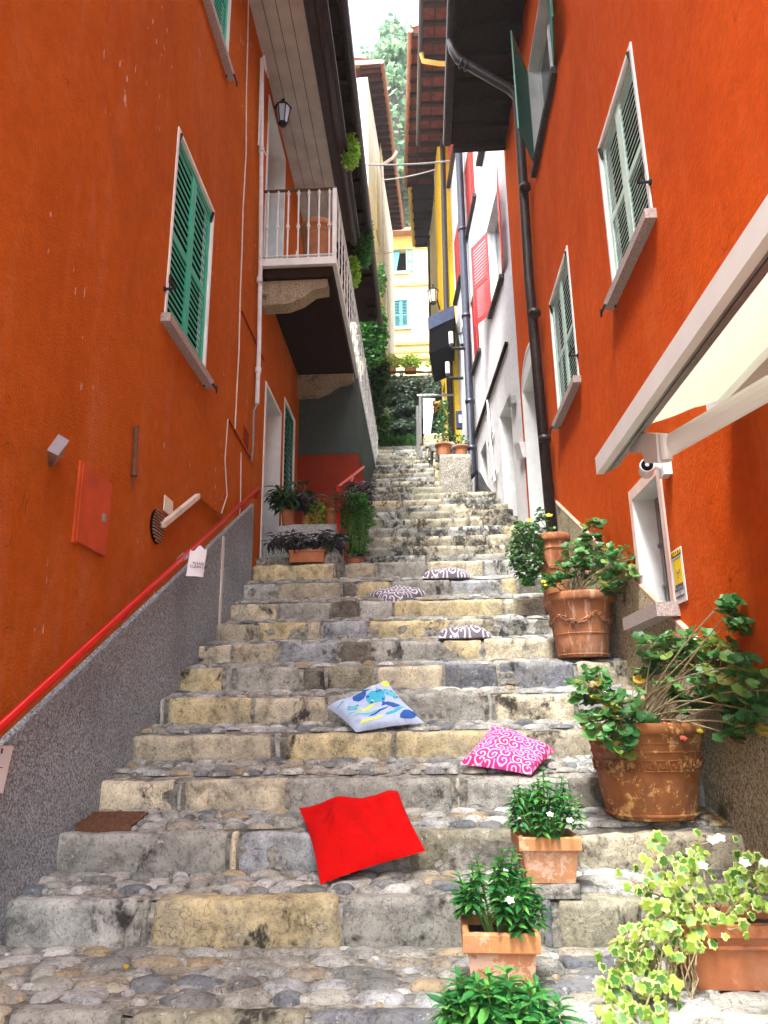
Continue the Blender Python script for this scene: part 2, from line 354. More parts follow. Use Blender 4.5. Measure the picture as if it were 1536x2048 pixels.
# ------------------------------------------------------------ stairs
ROWS = [(2030, 2.78), (1797, 3.50), (1666, 3.96), (1558, 4.41), (1465, 4.85), (1391, 5.29), (1331, 5.72), (1284, 6.17), (1242, 6.65), (1203, 7.13), (1164, 7.62), (1126, 8.11),
        (1112, 9.45), (1096, 9.95), (1076, 10.35), (1058, 10.73), (1040, 11.1), (1025, 11.5), (1014, 11.9), (1003, 12.3), (990, 12.7), (977, 13.1), (966, 13.55), (958, 14.0),
        (948, 14.4), (940, 14.8), (931, 15.2), (923, 15.65), (915, 16.1), (908, 16.6), (902, 17.1), (896, 17.7)]
BOT = {1: 1890, 2: 1740, 3: 1615, 4: 1513, 5: 1442, 6: 1377, 7: 1323, 8: 1277, 9: 1236, 10: 1193, 11: 1156}
ST = []
for i, (py, Y) in enumerate(ROWS):
    z = onY(700, py, Y).z
    if i in BOT: b = onY(700, BOT[i], Y).z
    elif i == 0: b = z-.15
    else: b = z-.19
    ST.append((Y, z, b))
def tread_z(Y):       # height of the walking surface at depth Y
    for i in range(len(ST)-1, -1, -1):
        if Y >= ST[i][0]:
            if i+1 < len(ST):
                t = (Y-ST[i][0])/(ST[i+1][0]-ST[i][0]); return ST[i][1]*(1-t)+ST[i+1][2]*t
            return ST[i][1]
    return ST[0][2]
WD = V((-.0738, .9973, 0)); W0 = V((1.55, 10.3, 0))      # white house wall line
def bounds(i):
    Y = ST[i][0]
    if i <= 11: return XL-.04, XR+.05
    xl = -.97-.05*max(0, Y-10.9)-.03
    if i < 21: xr = 1.55-.074*(Y-10.1)+.05 if Y > 10.1 else 1.6
    else: xr = .42-.1*(Y-13.4)
    return xl, xr
PAT = {1: [(275, 'lgr'), (300, 'gry'), (682, 'yel'), (932, 'gry'), (1072, 'lgr'), (1108, 'blu'), (1285, 'olv'), (0, 'gry')],
 2: [(455, 'gry'), (476, 'crm'), (800, 'blg'), (1060, 'olv'), (1150, 'gry'), (0, 'tan')], 3: [(350, 'crm'), (366, 'lgr'), (575, 'crm'), (905, 'gry'), (925, 'crm'), (1130, 'gry'), (1235, 'drk'), (1330, 'olv'), (0, 'lgr')],
 4: [(545, 'tan'), (565, 'lgr'), (785, 'yel'), (1010, 'yel'), (1190, 'tan'), (0, 'gry')], 5: [(332, 'lgr'), (505, 'yel'), (650, 'tan'), (970, 'gry'), (985, 'lgr'), (1150, 'crm'), (0, 'lgr')],
 6: [(445, 'yel'), (465, 'lgr'), (600, 'gry'), (650, 'drk'), (750, 'olv'), (885, 'crm'), (995, 'blu'), (1150, 'blu'), (0, 'tan')], 7: [(462, 'crm'), (558, 'tan'), (675, 'blg'), (735, 'drk'), (885, 'gry'), (965, 'yel'), (1110, 'crm'), (0, 'gry')],
 8: [(510, 'tan'), (612, 'yel'), (640, 'crm'), (735, 'blg'), (905, 'yel'), (990, 'tan'), (1100, 'lgr'), (0, 'gry')], 9: [(555, 'crm'), (660, 'gry'), (715, 'drk'), (785, 'lgr'), (1005, 'yel'), (1100, 'crm'), (0, 'tan')],
 10: [(552, 'lgr'), (682, 'tan'), (712, 'drk'), (780, 'yel'), (900, 'gry'), (1000, 'blg'), (1035, 'yel'), (0, 'drk')], 11: [(668, 'yel'), (692, 'drk'), (752, 'tan'), (852, 'gry'), (965, 'crm'), (0, 'lgr')]}
KEYS = ['yel', 'crm', 'tan', 'gry', 'lgr', 'blu', 'olv', 'blg', 'drk']
s_ = MB(); su = MB(); mo = MB(); pb = MB()
extra = [(.6+.44*k, ) for k in range(5)]
rs = random.Random(11)
# a few steps below the picture's lower edge
low = [(2.78-.62*k, ST[0][1]-.16*k-.02, ST[0][1]-.16*k-.17) for k in (5, 4, 3, 2, 1)]
ALL = [(Y, z, b, XL-.04, XR+.05, -1) for Y, z, b in low]+[(ST[i][0], ST[i][1], ST[i][2], *bounds(i), i) for i in range(len(ST))]
for q, (Y, z, b, xl, xr, i) in enumerate(ALL):
    nxt = ALL[q+1] if q+1 < len(ALL) else (Y+3, z+.1, z+.05, xl, xr, 99)
    near = Y < 8.2
    x = xl+(rs.uniform(0, .1))
    lipd = rs.uniform(.09, .13) if near else .12
    segs = list(PAT.get(i, []))
    while x < xr-.05:
        mi = rs.randrange(8)
        w = rs.uniform(.32, 1.0) if near else rs.uniform(.25, .7)
        if rs.random() < .14: w = rs.uniform(.1, .18)
        if i == 1: w *= 1.35
        w = w if near else w*1.5
        x1 = min(x+w, xr)
        if segs:
            pe, ky = segs.pop(0); mi = KEYS.index(ky); x1 = min(xr, onY(pe, ROWS[i][0], Y).x) if pe else xr
            if x1 <= x+.03: continue
        if xr-x1 < (.05 if i in PAT else .12): x1 = xr
        dz = rs.uniform(-.01, .006); dy = rs.uniform(-.012, .012)
        ld = lipd*rs.uniform(.8, 1.25)
        (s_ if near else su).block((x+.006, Y+dy, b-.05), (x1-.006, Y+ld+dy, z+dz), r=.018 if near else .012, res=.04 if near else .07, amp=.013 if near else .01, seed=rs.uniform(0, 50), m=mi if near else 0)
        x = x1+rs.uniform(.003, .018)
    # mortar core with grid top
    nx = int((xr-xl)/.06) if near else int((xr-xl)/.2); ny = max(2, int((nxt[0]-Y)/.05)) if near else 2
    vs = []; fs = []
    for a in range(ny+1):
        t = a/ny; yy = Y+.022+(nxt[0]+.03-Y-.022)*t; zz = (z-.012)*(1-t)+(nxt[2]-.004)*t
        for c in range(nx+1):
            xx = xl+(xr-xl)*c/nx; n = noise.noise(V((xx*5, yy*5, 3.)))*.012+noise.noise(V((xx*17, yy*17, 9.)))*.006
            vs.append((xx, yy, zz+n-.004))
    for a in range(ny):
        for c in range(nx): k = a*(nx+1)+c; fs.append((k, k+1, k+nx+2, k+nx+1))
    mo.add(vs, fs)
    kz = 5; kx = max(2, int((xr-xl)/(.05 if near else .16))); o_ = len(mo.v)
    for a in range(kz+1):
        for c in range(kx+1):
            xx = xl+(xr-xl)*c/kx; zz = b-.12+(z-.02-b+.12)*a/kz; mo.v.append((xx, Y+.012+noise.noise(V((xx*9, zz*9, Y)))*.012+(.012 if a == kz else 0), zz))
    for a in range(kz):
        for c in range(kx): k = o_+a*(kx+1)+c; mo.f.append((k, k+1, k+kx+2, k+kx+1)); mo.m.append(0)
    # cobbles
    if Y < 9 and Y > 1.8:
        y0 = Y+lipd+.02; y1 = nxt[0]-.01
        cw = .125 if Y < 5 else .15; cd = .075 if Y < 5 else .085
        if i == 0: cw, cd = .16, .1
        rows = max(1, int((y1-y0)/cd)); cd = (y1-y0)/rows
        for a in range(rows):
            for _ in range(int((xr-xl)*16)):
                fx = rs.uniform(xl, xr); fy = y0+cd*(a+rs.uniform(0, 1)); r_ = rs.uniform(.01, .024); o = len(pb.v); zz = (tread_z(fy) if i >= 0 else z)-.012; el = rs.uniform(1, 1.9)
                pb.v += [(fx+r_*el*math.cos(k_*math.pi/3+.3)*q_, fy+r_*math.sin(k_*math.pi/3+.3)*q_, zz+h_) for q_, h_ in ((1.1, -.006), (.75, .009)) for k_ in range(6)]+[(fx, fy, zz+.013)]
                for k_ in range(6): pb.f.append((o+k_, o+(k_+1) % 6, o+6+(k_+1) % 6, o+6+k_)); pb.f.append((o+6+k_, o+6+(k_+1) % 6, o+12)); pb.m += [0, 0]
            xx = xl+rs.uniform(0, .1)
            while xx < xr-.04:
                w = cw*rs.uniform(.5, 1.35); big = rs.random() < .07
                if i <= 1 and xx > .25 and rs.random() < .5: w *= 1.7; big = True
                yy = y0+cd*(a+.5)+rs.uniform(-.012, .012); xc = xx+w/2
                if rs.random() < .92:
                    zz = tread_z(yy) if i >= 0 else z
                    a1 = rs.uniform(-.35, .35); sx = w*.53; sy = cd*.56*rs.uniform(.75, 1.15)*(1.25 if big else 1); sz = rs.uniform(.024, .034)
                    o = len(pb.v); sd = rs.uniform(0, 99); nu, nv = (12, 5) if Y < 6 else (9, 4)
                    pts = []
                    ex = rs.uniform(.62, 1.)
                    for v_ in range(nv):
                        ph = (v_/(nv-.35))*math.pi/2
                        for u_ in range(nu):
                            al = 2*math.pi*u_/nu; ca = math.cos(al); sa = math.sin(al)
                            px_ = math.copysign(abs(ca)**ex, ca)*sx*math.cos(ph)**.7; py_ = math.copysign(abs(sa)**ex, sa)*sy*math.cos(ph)**.7
                            k = 1+.42*noise.noise(V((ca*1.2+sd, sa*1.2, .3)))
                            px_ *= k; py_ *= k
                            pts.append((xc+px_*math.cos(a1)-py_*math.sin(a1), yy+px_*math.sin(a1)+py_*math.cos(a1), zz-.021+sz*math.sin(ph)*(1+.15*noise.noise(V((ca+sd, sa, ph*2)))) ))
                    top = (xc, yy, zz-.021+sz*1.0); pts.append(top); f = []
                    for v_ in range(nv-1):
                        for u_ in range(nu): f.append((v_*nu+u_, v_*nu+(u_+1) % nu, (v_+1)*nu+(u_+1) % nu, (v_+1)*nu+u_))
                    for u_ in range(nu): f.append(((nv-1)*nu+u_, (nv-1)*nu+(u_+1) % nu, nu*nv))
                    pb.add(pts, f)
                xx += w+rs.uniform(.002, .02)
for (x_, y_, w_, d_, k_) in ((1165, 1965, .17, .085, 5), (1185, 1915, .12, .05, 5), (1085, 1925, .07, .06, 3), (1235, 2020, .11, .05, 7), (1120, 2015, .1, .05, 3), (1255, 1960, .08, .06, 4), (1150, 1735, .09, .05, 3), (1215, 1740, .13, .05, 7)):
    p_ = min((onY(x_, y_, 2.6+.01*q_) for q_ in range(150)), key=lambda p: abs(p.z-tread_z(p.y)-.015)); p_.z = tread_z(p_.y)+.015
    s_.block((p_.x-w_, p_.y-d_, p_.z-.08), (p_.x+w_, p_.y+d_, p_.z+.004), r=.03, res=.03, amp=.03, seed=x_*.37, m=k_)
# landing in front of the left doors
mo.box(XL-.05, -.95, 8.3, 10.95, .8, 1.80)
st = struct(s_.build('stone_stairs', [M['st_'+k_] for k_ in KEYS], smooth=True)); struct(su.build('upper_stairs', M['stone_up'], smooth=True))
struct(mo.build('stair_mortar_bed', M['mortar'], smooth=False))
struct(pb.build('cobbled_treads', M['pebble'], smooth=True))
g = MB(); g.quad((-300, -300, -2.4), (300, -300, -2.4), (300, 300, -2.4), (-300, 300, -2.4)); struct(g.build('ground', M['mortar']))
# ------------------------------------------------------------ facades
def facade(mb, P0, D, L, z0, z1, holes, depth=.2, thick=3., N=None):
    P0 = V(P0); D = V(D); N = V(N)
    def at(a, z, o=0.): p = P0+D*a+N*o; return (p.x, p.y, z)
    As = sorted({0., L, *[h[0] for h in holes], *[h[1] for h in holes]}); Zs = sorted({z0, z1, *[h[2] for h in holes], *[h[3] for h in holes]})
    for i in range(len(As)-1):
        for j in range(len(Zs)-1):
            ca = (As[i]+As[i+1])/2; cz = (Zs[j]+Zs[j+1])/2
            if any(h[0] < ca < h[1] and h[2] < cz < h[3] for h in holes): continue
            mb.quad(at(As[i], Zs[j]), at(As[i+1], Zs[j]), at(As[i+1], Zs[j+1]), at(As[i], Zs[j+1]), 0)
    for h in holes:
        a0, a1, b0, b1 = h[:4]; dp = h[4] if len(h) > 4 else depth
        for (p, q) in (((a0, b0), (a1, b0)), ((a1, b0), (a1, b1)), ((a1, b1), (a0, b1)), ((a0, b1), (a0, b0))):
            mb.quad(at(*p), at(*q), at(*q, -dp), at(*p, -dp), 1)
        mb.quad(at(a0, b0, -dp), at(a1, b0, -dp), at(a1, b1, -dp), at(a0, b1, -dp), 2)
    t = -thick
    mb.quad(at(0, z0, t), at(L, z0, t), at(L, z1, t), at(0, z1, t), 0)
    mb.quad(at(0, z0), at(0, z0, t), at(0, z1, t), at(0, z1), 0); mb.quad(at(L, z0), at(L, z0, t), at(L, z1, t), at(L, z1), 0)
    mb.quad(at(0, z1), at(L, z1), at(L, z1, t), at(0, z1, t), 0)
class Wall:
    def __init__(s, P0, D, N): s.P = V(P0); s.D = V(D).normalized(); s.N = V(N).normalized()
    def hit(s, x, y, off=0.):
        r = ray(x, y); p = s.P+s.N*off; n = s.N; return r*(p.dot(n)/r.dot(n))
    def az(s, x, y): p = s.hit(x, y); return (p-s.P).dot(s.D), p.z
    def at(s, a, z, o=0.): p = s.P+s.D*a+s.N*o; return V((p.x, p.y, z))
WL = Wall((XL, .8, 0), (0, 1, 0), (1, 0, 0)); WR = Wall((XR, .8, 0), (0, 1, 0), (-1, 0, 0))
WW = Wall(W0, WD, (-.9973, -.0738, 0))
def leafsh(mb, W, a0, a1, z0, z1, o0, th=.018, mid=.45, n1=9, n2=9, fr=.052, open_=None, m=0, duty=.42):
    """one louvred leaf in the wall plane, or swung: open_=(hinge side 0/1, angle)"""
    w = a1-a0
    def P(a, z, o):
        if open_ is None: return W.at(a, z, o0+o)
        side, ang = open_; h = a0 if side == 0 else a1; r = (a-h)
        ca, sa = math.cos(ang), math.sin(ang); r = abs(r)
        if side == 1: return W.at(h-r*ca+o*sa, z, o0+r*sa+o*ca)
        return W.at(h+r*ca-o*sa, z, o0+r*sa+o*ca)
    def B(x0, x1, y0, y1, q0=0., q1=th, tilt=0.):
        b = [P(x0, y0, q0+tilt), P(x1, y0, q0+tilt), P(x1, y0, q1+tilt), P(x0, y0, q1+tilt)]; t = [P(x0, y1, q0), P(x1, y1, q0), P(x1, y1, q1), P(x0, y1, q1)]
        mb.hexa(b, t, m)
    B(a0, a0+fr, z0, z1); B(a1-fr, a1, z0, z1)
    h = z1-z0; zm = z0+h*mid
    for (q0, q1) in ((z0, z0+fr*1.5), (zm-fr*.5, zm+fr*.5), (z1-fr, z1)): B(a0+fr, a1-fr, q0, q1, .002, th-.002)
    for (q0, q1, n) in ((z0+fr*1.5, zm-fr*.5, n1), (zm+fr*.5, z1-fr, n2)):
        s = (q1-q0)/n
        for k in range(n):
            B(a0+fr*.9, a1-fr*.9, q0+s*k+s*.1, q0+s*k+s*duty, .006, .012)
def hook(mb, W, a, z, da=.09, o=.0):
    mb.bar(W.at(a, z, o), W.at(a, z, o+.09), .014, .014); mb.bar(W.at(a, z, o+.085), W.at(a+da, z+.005, o+.085), .014, .014)
    mb.bar(W.at(a+da, z-.03, o+.085), W.at(a+da, z+.035, o+.085), .014, .014)
    mb.tube([W.at(a, z, o-.002), W.at(a, z, o+.012)], .022, 8)
def window(parent, W, a0, a1, z0, z1, shm, border=.05, frm='white', sillm='granite', closed=True, lab=None, opens=None, sill=True, duty=.42, hooks=True, depth=.05, n=11, bm=None, sillx=.075, sillh=.07):
    f = MB(); b = border; t = .012
    f.hexa([W.at(a0-b, z0-.0, 0), W.at(a0, z0, 0), W.at(a0, z0, t), W.at(a0-b, z0, t)], [W.at(a0-b, z1+b, 0), W.at(a0, z1+b, 0), W.at(a0, z1+b, t), W.at(a0-b, z1+b, t)])
    f.hexa([W.at(a1, z0, 0), W.at(a1+b, z0, 0), W.at(a1+b, z0, t), W.at(a1, z0, t)], [W.at(a1, z1+b, 0), W.at(a1+b, z1+b, 0), W.at(a1+b, z1+b, t), W.at(a1, z1+b, t)])
    f.hexa([W.at(a0, z1, 0), W.at(a1, z1, 0), W.at(a1, z1, t), W.at(a0, z1, t)], [W.at(a0, z1+b, 0), W.at(a1, z1+b, 0), W.at(a1, z1+b, t), W.at(a0, z1+b, t)])
    # casement behind
    if not closed:
        d = -.16
        for (x0, x1, y0, y1) in ((a0, a0+.05, z0, z1), (a1-.05, a1, z0, z1), ((a0+a1)/2-.03, (a0+a1)/2+.03, z0+.05, z1-.05), (a0+.05, a1-.05, z0, z0+.05), (a0+.05, a1-.05, z1-.05, z1)):
            f.hexa([W.at(x0, y0, d), W.at(x1, y0, d), W.at(x1, y0, d+.04), W.at(x0, y0, d+.04)], [W.at(x0, y1, d), W.at(x1, y1, d), W.at(x1, y1, d+.04), W.at(x0, y1, d+.04)])
    w = f.build('window', M[frm], parent)
    if lab: w['label'] = lab
    if not closed:
        p = MB(); p.quad(W.at(a0, z0, -.145), W.at(a1, z0, -.145), W.at(a1, z1, -.145), W.at(a0, z1, -.145)); p.build('pane', M['glass'], w)
    m = (a0+a1)/2
    for s, (x0, x1) in enumerate(((a0+.01, m-.003), (m+.003, a1-.01))):
        sh = MB(); op = None
        if opens and opens[s] is not None: op = (s, opens[s])
        leafsh(sh, W, x0, x1, z0+.015, z1-.01, (-.03 if op is None else .015), n1=n, n2=n, open_=op, mid=.46, duty=duty)
        sh.build('shutter', M[shm], w)
    if sill:
        q = MB(); q.block((0, 0, 0), (1, 1, 1)) if False else None
        p0 = W.at(a0-.09, z0-sillh, -.1); du = W.D*(a1-a0+.18); dn = W.N*(.1+sillx)
        q.obox(p0, du, dn, V((0, 0, sillh)))
        q.build('sill', M[sillm], w)
    if hooks:
        h = MB(); hook(h, W, a0-.06, z0+.22, -.12); h.build('shutter_hook', M['iron'], w); h = MB(); hook(h, W, a1+.03, z0-.06, .12); h.build('shutter_hook', M['iron'], w)
        for aa, zz_ in ((a0+.02, z1-.1), (a1-.02, z1-.12), (a0+.02, z0+.25)): h = MB(); h.tube([W.at(aa, zz_, -.01), W.at(aa, zz_+.1, .015)], .014, 6); h.build('hinge', M['iron'], w)
    return w
def hole_px(W, pts):
    q = [W.az(x, y) for x, y in pts]; a = sorted(p[0] for p in q); z = sorted(p[1] for p in q)
    return [(a[0]+a[1])/2, (a[2]+a[3])/2, (z[0]+z[1])/2, (z[2]+z[3])/2]
# ------------------------------------------------------------ LEFT RED HOUSE
house = thing('red_house', 'tall rust red house with green shutters and a long white balcony, left of the stairs', 'house', (XL-2, 6, -1))
h1 = hole_px(WL, [(357, 262), (424, 422), (330, 652), (408, 745)]); h1[3] += 0
a_, z_ = WL.az(445, 128); az0 = WL.az(386, 0)
h0 = [5.10-.8, 6.12-.8-.02, 6.55, 8.2]
d1 = [WL.az(524, 1000)[0]+.02, WL.az(553, 1120)[0], 1.78, WL.az(555, 820)[1]]
ub = [8.12-.8, 9.25-.8, 5.52, WL.az(560, 285)[1]]
gd = [9.75-.8, 10.55-.8, 1.82, 4.42]
gb = [10.4-.8, 11.2-.8, 5.52, 7.3]
mb = MB()
facade(mb, WL.P, WL.D, 16.2, -2.4, 9.2, [(*h1, .08), (*h0, .08), (*d1, .5), (*ub, .42), (*gd, .1), (*gb, .1)], N=WL.N)
mb.build('wall', [M['red_l'], M['white'], M['dark']], house)
window(house, WL, *h1, 'green', border=.03, lab='window with closed emerald green shutters above the meter cupboard', n=11, duty=.4)
window(house, WL, *h0, 'green', border=.03, lab='upper window with green shutters cut by the top of the picture', n=11, duty=.4)
m = MB(); m.box(XL-3, XL-.001, -2., .799, -2.4, 9.2); m.build('wall', M['red_l'], house)  # unseen wall length added behind the camera to darken the near treads
# plinth
pa = onX(0, 1478, XL); pb_ = onX(510, 1000, XL); sl = (pb_.z-pa.z)/(pb_.y-pa.y)
zl = lambda Y: pa.z+sl*(Y-pa.y)
p = MB(); ye = 7.95
p.hexa([(XL, .8, -2.4), (XL+.035, .8, -2.4), (XL+.035, ye, -2.4), (XL, ye, -2.4)], [(XL, .8, zl(.8)), (XL+.03, .8, zl(.8)-.012), (XL+.03, ye, zl(ye)-.012), (XL, ye, zl(ye))], 0)
p.build('plinth', M['rc_grey'], house)
p = MB(); ys = onX(437, 1100, XL).y
p.box(XL+.03, XL+.037, ys, ys+.07, zl(ys)-1.1, zl(ys)-.02); p.build('plinth_joint_strip', M['white'], house)
# door recess surround and door leaf
f = MB()
A0, A1, Z0, Z1 = d1
for (x0, x1, y0, y1) in ((A0-.05, A0, Z0, Z1+.05), (A1, A1+.04, Z0, Z1+.05), (A0, A1, Z1, Z1+.05)):
    f.hexa([WL.at(x0, y0, 0), WL.at(x1, y0, 0), WL.at(x1, y0, .012), WL.at(x0, y0, .012)], [WL.at(x0, y1, 0), WL.at(x1, y1, 0), WL.at(x1, y1, .012), WL.at(x0, y1, .012)])
dd = f.build('door', M['white'], house)
l = MB(); l.hexa([WL.at(A0, Z0, -.46), WL.at(A1, Z0, -.46), WL.at(A1, Z0, -.42), WL.at(A0, Z0, -.42)], [WL.at(A0, Z1, -.46), WL.at(A1, Z1, -.46), WL.at(A1, Z1, -.42), WL.at(A0, Z1, -.42)]); l.build('door_leaf', M['wood'], dd)
f = MB(); A0, A1, Z0, Z1 = ub
for (x0, x1, y0, y1) in ((A0-.05, A0, Z0, Z1+.05), (A1, A1+.05, Z0, Z1+.05), (A0, A1, Z1, Z1+.05)):
    f.hexa([WL.at(x0, y0, 0), WL.at(x1, y0, 0), WL.at(x1, y0, .012), WL.at(x0, y0, .012)], [WL.at(x0, y1, 0), WL.at(x1, y1, 0), WL.at(x1, y1, .012), WL.at(x0, y1, .012)])
dd = f.build('door', M['white'], house); dd['label'] = 'balcony door in a deep white recess'
l = MB(); leafsh(l, WL, A0+.1, A1-.02, Z0, Z1-.45, -.3, n1=14, n2=14); l.build('shutter', M['green'], dd)
l = MB()
for k in range(7): l.tube([WL.at(A0+.1+k*.15, Z1-.45, -.3), WL.at(A0+.1+k*.15, Z1-.02, -.3)], .012, 6)
l.tube([WL.at(A0, Z1-.42, -.3), WL.at(A1, Z1-.42, -.3)], .015, 6); l.build('transom_grille', M['iron'], dd)
for q, nm in ((gd, 'green louvred door below the balcony'), (gb, 'green louvred balcony shutter beside the big pot')):
    f = MB(); A0, A1, Z0, Z1 = q
    for (x0, x1, y0, y1) in ((A0-.04, A0, Z0, Z1+.04), (A1, A1+.04, Z0, Z1+.04), (A0, A1, Z1, Z1+.04)):
        f.hexa([WL.at(x0, y0, 0), WL.at(x1, y0, 0), WL.at(x1, y0, .012), WL.at(x0, y0, .012)], [WL.at(x0, y1, 0), WL.at(x1, y1, 0), WL.at(x1, y1, .012), WL.at(x0, y1, .012)])
    dd = f.build('door', M['white'], house); dd['label'] = nm
    m_ = (A0+A1)/2
    for x0, x1, op in ((A0, m_, None), (m_, A1, None)):
        l = MB(); leafsh(l, WL, x0+.005, x1-.005, Z0, Z1, -.03 if not op else .02, n1=16, n2=16, fr=.06, open_=op); l.build('shutter', M['dgreen' if q is gd else 'green'], dd)
# details
def px(x, y, o=0.): return WL.hit(x, y, o)
def qslab(mb, W, pts, t0, t1, m=0):
    mb.hexa([W.hit(x, y, t0) for x, y in pts], [W.hit(x, y, t0)+W.N*(t1-t0) for x, y in pts], m)
m = MB(); qslab(m, WL, [(162, 928), (219, 968), (206, 1112), (147, 1082)], .002, .02)
cab = m.build('meter_cupboard', M['cabinet'], house)
m = MB(); qslab(m, WL, [(158, 920), (166, 926), (150, 1088), (142, 1084)], .001, .014); qslab(m, WL, [(192, 1084), (203, 1088), (201, 1100), (190, 1096)], .02, .024); m.build('frame_strip', M['cabinet'], cab)
m = MB(); qslab(m, WL, [(205, 1026), (209, 1028), (208, 1044), (204, 1042)], .02, .032); m.build('lock', M['grey'], cab)
m = MB(); m.tube([px(273, 852, .02), px(269, 940, .02)], .017, 8); m.tube([px(269, 940, .02), px(268, 952, .02)], .024, 8); m.tube([px(268, 952, .02), px(264, 978, .015)], .008, 6); m.build('cut_pipe', M['rust'], house)
m = MB(); c = px(313, 1053, .004); 
ring = [(math.cos(a), math.sin(a)) for a in [2*math.pi*k/28 for k in range(28)]]
ry = .13; rz = .125
m.hexa([c+V((0, a*ry, b*rz)) for a, b in ring], [c+V((.012, a*ry, b*rz)) for a, b in ring], 0)
for k in range(11):
    z = -rz+2*rz*(k+.5)/11; hw = ry*math.sqrt(max(0, 1-(z/rz)**2))*.9
    m.obox(c+V((.012, -hw, z-.003)), (0, 2*hw, 0), (.008, 0, .004), (0, 0, .006), 1)
m.build('vent_grille', [M['dark'], M['orangeboard']], house)
m = MB(); qslab(m, WL, [(328, 990), (344, 1004), (343, 1035), (326, 1020)], .01, .02); m.build('cover_plate', M['plate'], house)
m = MB(); m.bar(px(325, 1050, .03), px(396, 992, .03), .04, .04); m.bar(px(396, 992, .025), px(444, 1031, .025), .02, .02, m=1); m.build('cable_duct', [M['paleboard'], M['red_l']], house)
m = MB()
ca = [(497, 0), (496, 60), (493, 170), (492, 308), (486, 420), (484, 496), (480, 600), (478, 700), (474, 773), (470, 857)]
m.tube([px(x, y, .012) for x, y in ca], .008, 6); m.tube([px(x, y, .012) for x, y in [(456, 838), (450, 919), (454, 992), (441, 1032), (400, 995), (352, 1028)]], .006, 6)
m.tube([px(x, y, .012) for x, y in [(482, 905), (481, 1000), (478, 1060)]], .006, 6); m.build('wall_cable', M['paleboard'], house)
m = MB(); m.bar(px(456, 838, .006), px(503, 922, .006), .018, .01); m.build('raised_plaster_edge', M['red_d'], house)
m = MB(); m.bar(px(483, 622, .006), px(528, 722, .006), .02, .012); m.build('raised_plaster_edge', M['red_d'], house)
m = MB(); qslab(m, WL, [(487, 850), (497, 868), (495, 900), (486, 878)], .001, .008); m.build('junction_cover', M['red_d'], house)
m = MB(); cz = [(524, 118), (523, 300), (521, 520), (518, 700), (514, 808)]
m.tube([px(x, y, .05) for x, y in cz], .026, 10); m.tube([px(x, y, .05) for x, y in [(514, 808), (508, 822), (506, 900), (503, 922)]], .012, 6, 1)
for y in (300, 560, 740): q = px(523-(y-300)*.015, y, .05); m.tube([q-V((0, 0, .03)), q+V((0, 0, .03))], .036, 10)
m.tube([px(524, 118, .05), px(528, 112, .09), px(532, 140, .1), px(537, 155, .06)], .014, 6)
m.tube([px(x, y, .04) for x, y in [(522, 130), (519, 240), (517, 290), (526, 300), (533, 312)]], .012, 6)
m.build('corner_conduit', [M['whitep'], M['grey']], house)
# red handrail
rail = thing('handrail', 'shiny red handrail fixed to the rust red wall above the grey plinth', 'handrail', (XL+.08, 5, 0))
ra = onX(0, 1452, XL+.09); rb = onX(517, 975, XL+.09); k = (rb.z-ra.z)/(rb.y-ra.y); r0 = V((XL+.09, 1.0, ra.z-k*(ra.y-1.0))); k_rail = k
m = MB(); m.tube([r0, rb+V((0, .02, .0)), rb+V((-.02, .05, -.03)), rb+V((-.04, .05, -.12))], .021, 12); m.build('rail', M['redrail'], rail, smooth=True)
for Y in (1.8, 3.1, 4.5, 5.9, 7.3): m = MB(); z = ra.z+k*(Y-ra.y); m.tube([(XL-.005, Y, z-.08), (XL+.06, Y, z-.08), (XL+.09, Y, z-.02)], [.02, .009, .009], 6); m.build('bracket', M['redrail'], rail)
# gallery
GY0, GY1, GX = 7.98, 16.9, -.955
gz = onY(600, 515, GY0).z; rz_ = onY(600, 378, GY0).z
m = MB(); m.box(XL, GX, GY0, GY1, gz-.10, gz)
bal = m.build('balcony', M['white'], house)
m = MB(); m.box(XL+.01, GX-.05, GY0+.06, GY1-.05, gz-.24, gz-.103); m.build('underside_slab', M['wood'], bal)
m = MB(); m.bar((XL, GY0+.02, rz_), (GX, GY0+.02, rz_), .045, .012, m=1); m.bar((XL, GY0+.02, gz+.04), (GX, GY0+.02, gz+.04), .03, .012)
n = 7
for i in range(n):
    x = XL+.06+(GX-XL-.1)*i/(n-.6); 
    m.tube([(x, GY0+.02, gz), (x, GY0+.02, rz_)], .011, 8)
    for zz, r in ((gz+.03, .02), (gz+(rz_-gz)*.42, .016), (gz+(rz_-gz)*.45, .024), (gz+(rz_-gz)*.48, .016), (rz_-.06, .022)):
        m.tube([(x, GY0+.02, zz), (x, GY0+.02, zz+.022)], r, 8)
m.box(GX-.05, GX, GY0, GY0+.045, gz, rz_)
m.build('front_railing', [M['white'], M['rust']], bal)
m = MB(); y = GY0+.1
m.bar((GX-.02, GY0, rz_), (GX-.02, GY1, rz_), .035, .02); m.bar((GX-.02, GY0, gz+.05), (GX-.02, GY1, gz+.05), .02, .02)
while y < GY1:
    m.tube([(GX-.02, y, gz), (GX-.02, y, rz_)], .01, 6)
    for q in (.2, .5, .8): m.tube([(GX-.02, y-.1, gz+(rz_-gz)*q), (GX-.02, y, gz+(rz_-gz)*q+.07), (GX-.02, y+.1, gz+(rz_-gz)*q), (GX-.02, y, gz+(rz_-gz)*q-.07), (GX-.02, y-.1, gz+(rz_-gz)*q)], .008, 5)
    y += .36
m.build('side_railing', M['white'], bal)
